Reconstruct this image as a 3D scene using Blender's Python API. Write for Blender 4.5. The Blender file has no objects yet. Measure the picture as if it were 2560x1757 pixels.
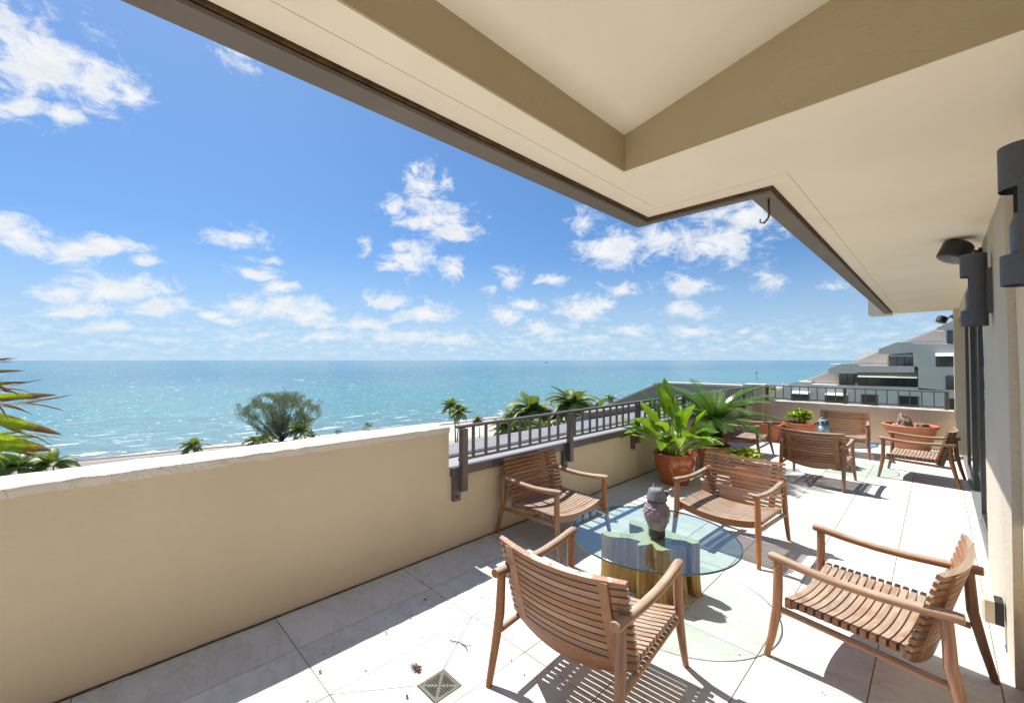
import bpy, bmesh, math, random
from mathutils import Vector, Matrix, noise
from math import sin, cos, pi, radians as R, sqrt, atan2
random.seed(7)
SC = bpy.context.scene
COL = SC.collection

# ------------------------------------------------------------------ camera, sky, sun, exposure
cd = bpy.data.cameras.new('camera'); cam = bpy.data.objects.new('camera', cd); COL.objects.link(cam)
cam.location = (0, 0, 1.64); cam.rotation_euler = (R(90 + 1.1675), 0, R(45.27))
cd.sensor_width = 36; cd.lens = 14.836; cd.clip_start = .05; cd.clip_end = 120000
SC.camera = cam
SUN_TRAVEL = Vector((.58, -.04, -1)).normalized()
sd = bpy.data.lights.new('sun', 'SUN'); sd.energy = 4.3; sd.angle = R(.53); sd.color = (1, .945, .86)
sun = bpy.data.objects.new('sun', sd); COL.objects.link(sun); sun.location = (-20, 0, 40)
sun.rotation_euler = SUN_TRAVEL.to_track_quat('-Z', 'Y').to_euler()
SC.view_settings.view_transform = 'Standard'; SC.view_settings.look = 'None'
SC.view_settings.gamma = 1; SC.view_settings.use_curve_mapping = False
SC.view_settings.exposure = .86
SC.cycles.use_denoising = True; SC.cycles.max_bounces = 12; SC.cycles.diffuse_bounces = 6
SC.cycles.glossy_bounces = 5; SC.cycles.transmission_bounces = 8; SC.cycles.transparent_max_bounces = 12
SC.cycles.sample_clamp_indirect = 8
CLOUDS = [(-1.6388, 0.4425, 0.0862, 0.0668, 1, 0.415), (-1.5843, 0.4351, 0.0665, 0.0451, 1, 0.372), (-1.673, 0.4661, 0.0357, 0.0449, 1, 0.477), (-1.5293, 0.4429, 0.0389, 0.0304, 0.85, 0.343), (-1.6089, 0.3809, 0.0305, 0.0248, 0.9, 0.362), (-1.6604, 0.3775, 0.0463, 0.0264, 0.9, 0.395), (-1.6482, 0.1846, 0.0424, 0.0238, 1, 0.205), (-1.5751, 0.1828, 0.0672, 0.0258, 1, 0.172), (-1.6662, 0.2036, 0.0267, 0.0193, 0.9, 0.235), (-1.5135, 0.1728, 0.0365, 0.0115, 0.75, 0.146), (-1.3687, 0.2389, 0.0675, 0.0249, 0.95, 0.142), (-1.3259, 0.2002, 0.0437, 0.0095, 0.7, 0.111), (-1.3727, 0.5427, 0.0363, 0.0245, 0.6, 0.282), (-1.3877, 0.5609, 0.0146, 0.0157, 0.55, 0.302), (-0.9946, 0.3795, 0.0561, 0.0484, 1, 0.062), (-0.9689, 0.3121, 0.0981, 0.0446, 1, 0.038), (-1.0541, 0.3405, 0.0496, 0.0216, 0.9, 0.077), (-0.9124, 0.2955, 0.052, 0.0304, 1, 0.027), (-1.0199, 0.4171, 0.014, 0.024, 0.8, 0.084), (-0.9488, 0.4003, 0.0185, 0.0229, 0.8, 0.054), (-1.0289, 0.2322, 0.0602, 0.046, 1, 0.048), (-0.9297, 0.2097, 0.0393, 0.0297, 1, 0.025), (-1.068, 0.2106, 0.0442, 0.0154, 0.9, 0.054), (-1.0585, 0.2544, 0.0196, 0.0237, 0.7, 0.065), (-0.7922, 0.1915, 0.0377, 0.0282, 0.95, -0.003), (-0.6982, 0.1867, 0.0414, 0.0131, 0.8, -0.021), (-1.1254, 0.2513, 0.0188, 0.0223, 0.8, 0.082), (-0.5453, 0.2512, 0.1054, 0.0456, 1, -0.073), (-0.4491, 0.2629, 0.0813, 0.0367, 1, -0.099), (-0.3419, 0.2519, 0.1124, 0.051, 1, -0.13), (-0.2754, 0.2907, 0.0688, 0.04, 0.95, -0.165), (-0.6103, 0.312, 0.0404, 0.0354, 0.75, -0.059), (-0.3244, 0.3066, 0.0491, 0.0256, 0.85, -0.152), (-0.3995, 0.1623, 0.0737, 0.0226, 1, -0.072), (-0.2417, 0.1552, 0.0314, 0.0261, 0.85, -0.096), (-0.5409, 0.16, 0.0485, 0.0218, 0.75, -0.044), (-0.3955, 0.1078, 0.0692, 0.021, 0.95, -0.048), (-0.387, 0.0644, 0.0602, 0.0172, 0.9, -0.029), (-0.2621, 0.0496, 0.0216, 0.0081, 0.7, -0.029), (-0.2938, 0.0615, 0.0318, 0.0082, 0.55, -0.034), (-1.5416, 0.1234, 0.0778, 0.0316, 0.95, 0.109), (-1.4853, 0.0977, 0.0548, 0.0302, 0.95, 0.078), (-1.5916, 0.0813, 0.059, 0.0159, 0.9, 0.081), (-1.5517, 0.0567, 0.0517, 0.0121, 0.8, 0.052), (-1.6143, 0.1042, 0.0351, 0.0155, 0.7, 0.11), (-1.6458, 0.0322, 0.0473, 0.0068, 0.5, 0.036), (-1.3379, 0.1728, 0.0512, 0.0174, 0.9, 0.099), (-1.2906, 0.1541, 0.0362, 0.018, 0.9, 0.08), (-1.286, 0.1055, 0.1111, 0.0345, 1, 0.051), (-1.3523, 0.1032, 0.0462, 0.028, 0.95, 0.062), (-1.236, 0.0894, 0.0658, 0.0262, 0.95, 0.04), (-1.3815, 0.0797, 0.0445, 0.0138, 0.8, 0.052), (-1.0772, 0.1347, 0.0637, 0.0197, 0.85, 0.035), (-0.9934, 0.1041, 0.0866, 0.0284, 0.9, 0.017), (-1.1243, 0.0779, 0.0716, 0.0216, 0.9, 0.024), (-1.0574, 0.0524, 0.1302, 0.0201, 0.8, 0.011), (-0.9272, 0.0466, 0.0828, 0.0186, 0.8, 0.004), (-1.2055, 0.0497, 0.1096, 0.0134, 0.7, 0.019), (-1.3517, 0.046, 0.0866, 0.0106, 0.6, 0.027), (-1.4814, 0.0362, 0.0791, 0.0096, 0.6, 0.028), (-0.8131, 0.1053, 0.0523, 0.0207, 0.9, -0.0), (-0.7608, 0.13, 0.0574, 0.0154, 0.9, -0.007), (-0.6263, 0.1182, 0.0753, 0.0386, 0.95, -0.024), (-0.7191, 0.0729, 0.0569, 0.0207, 0.85, -0.007), (-0.517, 0.0654, 0.0618, 0.018, 0.85, -0.02), (-0.6062, 0.0462, 0.0697, 0.0123, 0.7, -0.01), (-0.8445, 0.1627, 0.023, 0.0122, 0.6, 0.007), (-0.1319, 0.1416, 0.032, 0.0122, 0.55, -0.11), (-1.4098, 0.0867, 0.0319, 0.0135, 0.7, 0.06), (-0.5658, 0.1289, 0.0296, 0.0201, 0.7, -0.031), (-0.6777, 0.0488, 0.0614, 0.0093, 0.6, -0.007), (-0.7713, 0.0439, 0.0729, 0.0094, 0.6, -0.002)]
PALMS = [((-117.88, 29.34, -16.6), 3.69), ((-110.35, 36.87, -14.1), 3.91), ((-114.45, 15.76, -17.08), 2.59), ((-88.44, 65.98, -10.3), 2.96), ((-85.43, 66.22, -11.76), 2.9), ((-86.07, 72.75, -14.26), 1.75), ((-48.75, 53.37, -7.15), 3.91), ((-42.65, 56.65, -6.03), 4.09), ((-53.82, 53.98, -8.51), 2.22), ((-46.19, 44.63, -8.71), 2.41), ((-40.88, 47.15, -8.58), 2.2), ((-39.13, 54.57, -7.52), 2.48), ((-49.26, 78.42, -6.62), 1.32), ((-46.54, 55.63, -8.35), 3.31), ((-42.03, 61.59, -7.58), 3.2), ((-51.49, 53.51, -9.56), 2.47), ((-95.4, -7.73, -14.21), 3.37), ((-97.67, -4.32, -14.55), 3.03)]
CASU = ((-118.71, 34.27, -19.55), (-118.28, 34.32, -6.36))
SHRUBS = [((-112.47, 54.71, -17.2), 1.72), ((-116.3, 48.04, -18.34), 1.21), ((-38.94, 159.97, -8.73), 2.34), ((-105.28, 36.4, -17.46), 2.71), ((-110.39, 28.41, -18.1), 3.48)]
BUILD = {'facade': [[(-18.93, -3.02), (-17.9, -2.53), (-16.9, -1.99), (-15.2, -2.02), (-15.2, -2.39), (-2.09, -2.32), (-2.09, -2.63), (4.97, -2.62), (4.8, -13.71), (-19.03, -12.39)], [(-12.61, 0.21), (-10.93, 1.06), (-8.89, 1.11), (-8.9, 0.77), (-2.45, 0.76), (-2.47, -0.17), (-8.91, -0.28), (-9.33, -0.49), (-11.17, -0.49), (-12.62, -0.52)], [(-6.36, 3.32), (-4.26, 4.3), (-2.57, 4.25), (-2.5, 3.97), (5.06, 3.62), (4.96, -2.97), (-2.09, -2.38), (-2.05, 0.61), (-2.54, 0.83), (-2.59, 2.74), (-5.24, 2.52), (-6.37, 2.59)], [(-0.07, 6.23), (1.63, 7.18), (5.15, 9.19), (5.07, 3.74), (0.75, 3.96), (0.69, 5.79), (-0.08, 5.87)]], 'party': [[(-4.02, 4.36), (-0.12, 6.23), (2.03, 7.3), (1.97, 3.59), (-4.03, 3.72)], [(-10.19, 1.21), (-6.59, 3.08), (-5.21, 3.75), (-5.26, 0.54), (-10.2, 0.48)], [(-16.67, -2.0), (-13.06, -0.13), (-10.75, 1.04), (-10.8, -2.64), (-16.68, -2.9)], [(-26.43, -7.26), (-19.6, -3.15), (-18.01, -2.35), (-18.1, -9.64), (-26.47, -10.54)]], 'backwall': [(-5.36, 3.74), (-2.47, 3.93), (5.2, 3.73), (5.05, -5.9), (-19.21, -8.16), (-19.15, -2.97), (-12.25, -0.53), (-9.14, -0.19), (-5.61, 0.54)], 'win': [((-5.19, 2.2), (-2.68, 0.82), 86.4, 3), ((-0.13, 2.2), (1.72, 0.8), 85.0, 2), ((0.8, -0.66), (1.75, -2.39), 85.0, 1), ((1.04, 5.71), (1.65, 4.01), 85.0, 1), ((-11.3, -0.58), (-9.51, -2.33), 86.4, 2), ((-8.94, -1.15), (-2.21, -2.29), 86.2, 7), ((-17.73, -4.14), (-15.3, -5.41), 85.0, 3), ((-13.03, -4.16), (-10.2, -5.21), 85.0, 3), ((-8.43, -3.77), (-6.61, -5.34), 85.0, 2), ((-4.18, -3.73), (-2.13, -5.06), 85.0, 2), ((0.97, -3.8), (1.77, -5.41), 85.0, 1)], 'awn': [((-8.88, -0.35), (-2.17, -0.96), 85.2, 1), ((-5.13, 2.89), (-2.62, 2.22), 85.6, 0), ((-0.25, 2.81), (1.65, 2.21), 84.6, 0), ((-17.56, -3.45), (-15.13, -3.97), 84.5, 0), ((-12.98, -3.49), (-10.17, -3.96), 84.5, 0)], 'rail': [((-2.51, 4.36), (0.75, 3.95), 85.4), ((-8.88, 1.18), (-5.29, 0.86), 85.4), ((-15.27, -2.08), (-11.24, -2.27), 85.4)], 'unit': [((-8.59, 2.98), (-7.28, 2.46), 92), ((-9.55, 2.41), (-8.6, 1.97), 92)]}
STUMP = [(-0.298, -0.198), (-0.221, -0.229), (-0.165, -0.192), (-0.113, -0.148), (-0.062, -0.138), (-0.013, -0.139), (-0.014, -0.191), (0.006, -0.208), (0.04, -0.158), (0.061, -0.115), (0.128, -0.186), (0.16, -0.177), (0.18, -0.133), (0.191, -0.101), (0.2, -0.061), (0.252, -0.009), (0.24, 0.007), (0.174, -0.034), (0.136, -0.024), (0.133, 0.058), (0.197, 0.1), (0.258, 0.084), (0.287, 0.135), (0.264, 0.168), (0.208, 0.192), (0.158, 0.177), (0.086, 0.178), (0.018, 0.198), (-0.02, 0.198), (-0.07, 0.206), (-0.138, 0.2), (-0.17, 0.168), (-0.229, 0.201), (-0.277, 0.159), (-0.244, 0.107), (-0.182, 0.101), (-0.137, 0.106), (-0.086, 0.054), (-0.104, -0.027), (-0.154, -0.077), (-0.216, -0.107), (-0.273, -0.147)]
BLADES = [((-4.537, -0.458, 1.618), (-4.648, -0.405, 1.635), 0.0133, 2), ((-4.225, -0.425, 1.543), (-4.275, -0.322, 1.55), 0.0169, 2), ((-4.383, -0.44, 1.452), (-4.413, -0.311, 1.469), 0.0291, 1), ((-4.07, -0.408, 1.447), (-4.149, -0.338, 1.397), 0.0151, 2), ((-4.228, -0.423, 1.364), (-4.125, -0.166, 1.381), 0.0348, 1), ((-4.15, -0.415, 1.36), (-4.114, -0.228, 1.366), 0.0187, 2), ((-3.916, -0.391, 1.327), (-4.037, -0.369, 1.252), 0.0208, 2), ((-4.386, -0.437, 1.237), (-4.417, -0.307, 1.181), 0.035, 1), ((-4.073, -0.405, 1.23), (-3.964, -0.144, 1.135), 0.0422, 1), ((-4.545, -0.451, 1.108), (-4.62, -0.362, 1.105), 0.0181, 0), ((-4.667, -0.502, 1.065), (-4.584, -0.25, 1.057), 0.0221, 0), ((-3.997, -0.395, 1.106), (-3.936, -0.187, 1.049), 0.0663, 0), ((-4.726, -0.486, 0.896), (-4.787, -0.376, 0.899), 0.0936, 3), ((-4.41, -0.454, 0.998), (-4.515, -0.398, 0.918), 0.0524, 0)]

class NT:
    """tiny node-tree helper"""
    def __init__(s, tree): s.t = tree; s.n = tree.nodes; s.l = tree.links
    def put(s, sock, v):
        if isinstance(v, bpy.types.NodeSocket): s.l.new(v, sock)
        elif v is not None:
            if hasattr(sock.default_value, '__len__') and not hasattr(v, '__len__'): v = (v,) * len(sock.default_value)
            if hasattr(sock.default_value, '__len__') and len(sock.default_value) == 4 and len(v) == 3: v = (*v, 1)
            sock.default_value = v
    def new(s, ty, **kw):
        n = s.n.new(ty)
        for k, v in kw.items(): setattr(n, k, v)
        return n
    def math(s, op, a, b=None, c=None, clamp=False):
        n = s.new('ShaderNodeMath', operation=op, use_clamp=clamp)
        for i, v in enumerate((a, b, c)):
            if v is not None: s.put(n.inputs[i], v)
        return n.outputs[0]
    def vmath(s, op, a, b=None):
        n = s.new('ShaderNodeVectorMath', operation=op); s.put(n.inputs[0], a)
        if b is not None: s.put(n.inputs[1], b)
        return n.outputs['Value'] if op in ('LENGTH', 'DOT_PRODUCT') else n.outputs[0]
    def mapr(s, v, a, b, c=0, d=1, smooth=True):
        n = s.new('ShaderNodeMapRange', interpolation_type='SMOOTHSTEP' if smooth else 'LINEAR')
        s.put(n.inputs[0], v)
        for i, q in enumerate((a, b, c, d)): s.put(n.inputs[i + 1], q)
        return n.outputs[0]
    def noise(s, vec, scale, detail=4, rough=.55, dist=0):
        n = s.new('ShaderNodeTexNoise'); s.put(n.inputs['Vector'], vec)
        n.inputs['Scale'].default_value = scale; n.inputs['Detail'].default_value = detail
        n.inputs['Roughness'].default_value = rough; n.inputs['Distortion'].default_value = dist
        return n.outputs[0]
    def mix(s, f, a, b, blend='MIX'):
        n = s.new('ShaderNodeMix', data_type='RGBA', blend_type=blend)
        s.put(n.inputs[0], f); s.put(n.inputs[6], a); s.put(n.inputs[7], b)
        return n.outputs[2]
    def mapping(s, vec, loc=(0, 0, 0), rot=(0, 0, 0), scale=(1, 1, 1), ty='POINT'):
        n = s.new('ShaderNodeMapping', vector_type=ty); s.put(n.inputs[0], vec)
        if ty != 'NORMAL': s.put(n.inputs[1], loc)
        s.put(n.inputs[2], rot); s.put(n.inputs[3], scale)
        return n.outputs[0]
    def ramp(s, f, stops):
        n = s.new('ShaderNodeValToRGB'); s.put(n.inputs[0], f); e = n.color_ramp.elements
        while len(e) < len(stops): e.new(.5)
        for q, (p, c) in zip(e, stops): q.position = p; q.color = (*c, 1)
        return n.outputs[0]
    def comb(s, x, y, z):
        n = s.new('ShaderNodeCombineXYZ')
        for i, v in enumerate((x, y, z)): s.put(n.inputs[i], v)
        return n.outputs[0]
    def sep(s, v):
        n = s.new('ShaderNodeSeparateXYZ'); s.put(n.inputs[0], v); return n.outputs

SKY_STRENGTH = .06
def make_world():
    w = bpy.data.worlds.new('World'); SC.world = w; w.use_nodes = True
    t = NT(w.node_tree); t.n.clear()
    sky = t.new('ShaderNodeTexSky', sky_type='NISHITA'); sky.sun_disc = False
    sky.sun_elevation = R(59.8); sky.sun_rotation = R(-86); sky.altitude = 0
    sky.air_density = 1.0; sky.dust_density = .5; sky.ozone_density = 2.2
    tc = t.new('ShaderNodeTexCoord'); d = t.vmath('NORMALIZE', tc.outputs['Generated'])
    x, y, z = t.sep(d)
    t.put(sky.inputs['Vector'], t.vmath('NORMALIZE', t.comb(x, y, t.math('MULTIPLY_ADD', t.math('MAXIMUM', z, 0), .88, .12))))
    az = t.math('ARCTAN2', x, y); el = t.math('ARCSINE', z)
    P = t.comb(az, el, 0)
    # wispy displacement of the cloud edges
    wn = t.new('ShaderNodeTexNoise'); wn.inputs['Scale'].default_value = 14; wn.inputs['Detail'].default_value = 3
    t.put(wn.inputs['Vector'], t.mapping(P, scale=(1, 1.5, 1)))
    off = t.vmath('MULTIPLY', t.vmath('SUBTRACT', wn.outputs['Color'], (.5, .5, .5)), (.05, .03, 0))
    PW = t.vmath('ADD', P, off)
    D = -.6
    for a, e, rx, re, s_, tl in CLOUDS:
        m = t.mapping(PW, (a, e, 0), (0, 0, math.atan(tl)), (rx * 1.1, re * 1.1, 1), 'TEXTURE')
        v = t.math('MULTIPLY_ADD', t.vmath('LENGTH', m), -s_, s_ * .98)
        D = t.math('MAXIMUM', v, D)
    # the rest of the sky, beyond the frame: same scattered fair-weather cumulus
    pr = t.vmath('DIVIDE', t.comb(x, y, 0), t.math('ADD', z, .12))
    gen = t.math('MULTIPLY_ADD', t.noise(t.comb(pr, 0, 0) if False else pr, 1.1, 3), 3.2, -2.15)
    away = t.mapr(t.vmath('DOT_PRODUCT', d, (-.70, .69, .12)), .25, .55, 0, 1)
    D = t.math('MAXIMUM', D, t.math('SUBTRACT', gen, t.math('MULTIPLY', away, 3)))
    D = t.math('MAXIMUM', D, -.6)
    hz = t.mapr(el, .02, .16, 1.0, 0)     # finer structure low in the sky
    f1 = t.noise(t.mapping(PW, scale=(1, 1.6, 1)), 21, 10, .70, .35)
    f2 = t.noise(t.mapping(P, (3, 1, 0), scale=(1, 2.6, 1)), 38, 6, .6, .2)
    f = t.math('ADD', t.math('MULTIPLY', f1, t.math('SUBTRACT', 1, t.math('MULTIPLY', hz, .5))), t.math('MULTIPLY', f2, t.math('MULTIPLY', hz, .5)))
    dens = t.math('MULTIPLY_ADD', t.math('SUBTRACT', f, .5), 3.1, D)
    alpha = t.mapr(dens, -.08, .95, 0, .98)
    alpha = t.math('MULTIPLY', alpha, t.mapr(el, .0, .07, .35, 1))
    band = t.math('MULTIPLY', t.mapr(f2, .42, .75, 0, .55), t.math('MULTIPLY', t.mapr(el, .005, .03, .4, 1), t.mapr(el, .03, .11, 1, 0)))
    alpha = t.math('MAXIMUM', alpha, band)
    # thick parts a touch greyer below, bright on the sun side
    sh = t.noise(t.mapping(P, (.012, .02, 0), scale=(1, 1.7, 1)), 22, 5, .6)
    ccol = t.mix(t.math('MULTIPLY', t.mapr(sh, .35, .7), t.mapr(dens, .3, 1.1, 0, .75)), CLOUD_LIT, CLOUD_SHADE)
    hsv = t.new('ShaderNodeHueSaturation'); hsv.inputs['Saturation'].default_value = SKY_SAT; hsv.inputs['Value'].default_value = SKY_VAL
    t.put(hsv.inputs['Color'], sky.outputs[0])
    skyc = t.mix(t.mapr(el, 0, .26, .8, 0), t.mix(1, hsv.outputs[0], SKY_TINT, 'MULTIPLY'), (4.8, 6.5, 7.9))
    col = t.mix(alpha, skyc, ccol)
    bg = t.new('ShaderNodeBackground'); t.put(bg.inputs[0], col); bg.inputs[1].default_value = SKY_STRENGTH
    out = t.new('ShaderNodeOutputWorld'); t.l.new(bg.outputs[0], out.inputs[0])
    w.cycles.sampling_method = 'MANUAL'; w.cycles.sample_map_resolution = 512
SKY_SAT, SKY_VAL, SKY_TINT = 1.16, 1.22, (.77, .93, 1.04)
CLOUD_LIT, CLOUD_SHADE = (8.6, 8.75, 8.9), (6.5, 7.1, 7.8)
make_world()

# ------------------------------------------------------------------ materials
def material(name):
    m = bpy.data.materials.new(name); m.use_nodes = True; t = NT(m.node_tree); t.n.clear()
    b = t.new('ShaderNodeBsdfPrincipled'); o = t.new('ShaderNodeOutputMaterial'); t.l.new(b.outputs[0], o.inputs[0])
    t.bsdf = b; t.out = o; t.mat = m
    t.pos = t.new('ShaderNodeNewGeometry').outputs['Position']
    t.obj = t.new('ShaderNodeTexCoord').outputs['Object']
    return t
def bump(t, h, strength=.3, dist=.01):
    n = t.new('ShaderNodeBump'); n.inputs['Strength'].default_value = strength; n.inputs['Distance'].default_value = dist
    t.put(n.inputs['Height'], h); t.l.new(n.outputs[0], t.bsdf.inputs['Normal'])
def setb(t, **kw):
    for k, v in kw.items(): t.put(t.bsdf.inputs[k.replace('_', ' ')], v)
def plain(name, col, rough=.6, var=.12, scale=6, metallic=0, spec=.5, bmp=0, bs=60):
    t = material(name); f = t.noise(t.pos, scale, 5, .6)
    c = t.mix(t.mapr(f, .3, .7), tuple(k * (1 - var) for k in col), tuple(min(1, k * (1 + var)) for k in col))
    setb(t, Base_Color=c, Roughness=rough, Metallic=metallic, Specular_IOR_Level=spec)
    if bmp: bump(t, t.noise(t.pos, bs, 4, .6), bmp, .004)
    return t.mat
def stucco(name, col, col2, rel=.28):
    t = material(name)
    big = t.noise(t.pos, 1.1, 4, .6); mid = t.noise(t.pos, 9, 5, .6)
    c = t.mix(t.mapr(big, .3, .7), col, col2)
    c = t.mix(t.mapr(mid, .62, .8, 0, .25), c, tuple(k * .8 for k in col))
    w = t.noise(t.mapping(t.pos, scale=(1, 1, 1.6)), 5.5, 3, .6, 1.6)
    ridge = t.math('ABSOLUTE', t.math('SUBTRACT', w, .5))
    h = t.math('ADD', t.math('MULTIPLY', t.mapr(ridge, 0, .05), -.35), t.math('MULTIPLY', t.noise(t.pos, 70, 5, .65), .55))
    h = t.math('ADD', h, t.math('MULTIPLY', t.noise(t.pos, 14, 3), .5))
    setb(t, Base_Color=c, Roughness=.85, Specular_IOR_Level=.25); bump(t, h, rel, .008)
    return t.mat
def wood(name, axis, weather=.75):
    t = material(name)
    sc = [26, 26, 26]; sc[axis] = 1.6
    info = t.new('ShaderNodeObjectInfo')
    rnd = info.outputs['Random']
    v = t.vmath('ADD', t.mapping(t.obj, scale=tuple(sc)), t.comb(t.math('MULTIPLY', rnd, 31), t.math('MULTIPLY', rnd, 17), 0))
    g = t.noise(v, 1.6, 6, .62, .6); g2 = t.noise(v, 5.5, 4, .7)
    c = t.ramp(g, [(.25, (.18, .075, .032)), (.5, (.285, .128, .057)), (.75, (.38, .19, .092))])
    c = t.mix(t.mapr(g2, .55, .75, 0, .35), c, (.19, .08, .04))
    hs = t.new('ShaderNodeHueSaturation'); t.put(hs.inputs['Color'], c)
    t.put(hs.inputs['Value'], t.math('MULTIPLY_ADD', rnd, .5, .76)); t.put(hs.inputs['Saturation'], t.math('MULTIPLY_ADD', t.math('FRACT', t.math('MULTIPLY', rnd, 7.3)), .3, .8)); c = hs.outputs[0]
    nz = t.sep(t.new('ShaderNodeNewGeometry').outputs['Normal'])[2]
    patch = t.noise(t.pos, 7, 5, .6)
    wf = t.math('MULTIPLY', t.mapr(nz, .35, .9), t.mapr(patch, .28, .55, weather * .45, weather))
    gray = t.mix(t.mapr(g, .3, .7), (.28, .225, .175), (.45, .385, .31))
    c = t.mix(wf, c, gray)
    setb(t, Base_Color=c, Roughness=t.mapr(wf, 0, .8, .42, .75), Specular_IOR_Level=.35)
    bump(t, g, .22, .003)
    return t.mat
def peeling():
    t = material('peeling_varnish')
    v = t.mapping(t.obj, scale=(1.6, 26, 26)); g = t.noise(v, 1.6, 6, .62, .6)
    c = t.ramp(g, [(.25, (.19, .075, .035)), (.5, (.28, .12, .06)), (.75, (.36, .17, .09))])
    p = t.noise(t.pos, 22, 6, .7, .4); x = t.sep(t.obj)[0]
    mid = t.math('MULTIPLY', t.mapr(x, -.25, -.05), t.mapr(x, .16, .27, 1, 0))
    nz = t.sep(t.new('ShaderNodeNewGeometry').outputs['Normal'])[2]
    f = t.math('MULTIPLY', t.mapr(t.math('MULTIPLY_ADD', mid, .14, p), .60, .63), t.mapr(nz, -.2, .5, .0, 1))
    c = t.mix(f, t.mix(t.mapr(nz, .5, .9, 0, .4), c, (.4, .28, .22)), (.68, .6, .52))
    setb(t, Base_Color=c, Roughness=.6); bump(t, f, .3, .003)
    return t.mat
def tile_mat():
    t = material('travertine_tile')
    info = t.new('ShaderNodeObjectInfo'); rnd = info.outputs['Random']
    v = t.vmath('ADD', t.pos, t.comb(t.math('MULTIPLY', rnd, 40), t.math('MULTIPLY', rnd, 23), t.math('MULTIPLY', rnd, 9)))
    cl = t.noise(t.mapping(v, rot=(0, 0, .6), scale=(1, 2.4, 1)), 2.2, 7, .62, .8)
    fine = t.noise(v, 24, 5, .65)
    vein = t.math('ABSOLUTE', t.math('SUBTRACT', t.noise(t.mapping(v, rot=(0, 0, .4), scale=(1, 2.2, 1)), 2.6, 5, .6, 1.2), .5))
    c = t.mix(t.mapr(cl, .3, .72), (.59, .588, .57), (.70, .695, .675))
    c = t.mix(t.mapr(vein, 0, .05, .26, 0), c, (.45, .41, .35))
    c = t.mix(t.mapr(fine, .55, .75, 0, .35), c, (.44, .40, .34))
    st = t.noise(t.pos, 1.3, 5, .65, .5)
    c = t.mix(t.mapr(st, .57, .70, 0, .45), c, (.46, .37, .27))
    sp = t.noise(t.pos, 150, 2, .5)
    c = t.mix(t.math('MULTIPLY', t.mapr(sp, .72, .76), t.mapr(t.noise(t.pos, 2.2, 3), .42, .6, .05, .8)), c, (.16, .12, .1))
    hs = t.new('ShaderNodeHueSaturation'); t.put(hs.inputs['Color'], c)
    t.put(hs.inputs['Value'], t.math('MULTIPLY_ADD', rnd, .10, .94))
    setb(t, Base_Color=hs.outputs[0], Roughness=t.mapr(cl, .3, .7, .5, .72), Specular_IOR_Level=.3)
    bump(t, fine, .12, .003)
    return t.mat
def glass(name, tint, refl=1.0, rough=0.0):
    m = bpy.data.materials.new(name); m.use_nodes = True; t = NT(m.node_tree); t.n.clear()
    tr = t.new('ShaderNodeBsdfTransparent'); t.put(tr.inputs[0], tint)
    gl = t.new('ShaderNodeBsdfGlossy'); gl.inputs['Roughness'].default_value = rough; t.put(gl.inputs[0], (.97, 1, .99))
    fr = t.new('ShaderNodeFresnel'); fr.inputs[0].default_value = 1.52
    ge = t.new('ShaderNodeNewGeometry')
    f = t.math('MULTIPLY', fr.outputs[0], refl)
    f = t.math('MULTIPLY', f, t.math('SUBTRACT', 1, ge.outputs['Backfacing']))
    mx = t.new('ShaderNodeMixShader'); t.put(mx.inputs[0], f); t.l.new(tr.outputs[0], mx.inputs[1]); t.l.new(gl.outputs[0], mx.inputs[2])
    o = t.new('ShaderNodeOutputMaterial'); t.l.new(mx.outputs[0], o.inputs[0])
    return m
def leaf_mat(name, lo, hi, gloss=.35, trans=.35, tip=None, scale=9):
    t = material(name); info = t.new('ShaderNodeObjectInfo')
    f = t.noise(t.pos, scale, 4, .6)
    c = t.mix(t.mapr(t.math('MULTIPLY_ADD', info.outputs['Random'], .3, f), .35, .9), lo, hi)
    if tip:
        at = t.new('ShaderNodeAttribute'); at.attribute_name = 'tip'
        ff = t.math('MULTIPLY_ADD', t.noise(t.pos, 30, 4), .7, t.math('SUBTRACT', at.outputs['Fac'], .35))
        c = t.mix(t.mapr(ff, .35, .6), c, tip)
    setb(t, Base_Color=c, Roughness=gloss, Specular_IOR_Level=.4)
    tl = t.new('ShaderNodeBsdfTranslucent'); t.put(tl.inputs[0], t.mix(1, c, (1.25, 1.3, .55), 'MULTIPLY'))
    mx = t.new('ShaderNodeMixShader'); mx.inputs[0].default_value = trans
    t.l.new(t.bsdf.outputs[0], mx.inputs[1]); t.l.new(tl.outputs[0], mx.inputs[2]); t.l.new(mx.outputs[0], t.out.inputs[0])
    return t.mat
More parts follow.
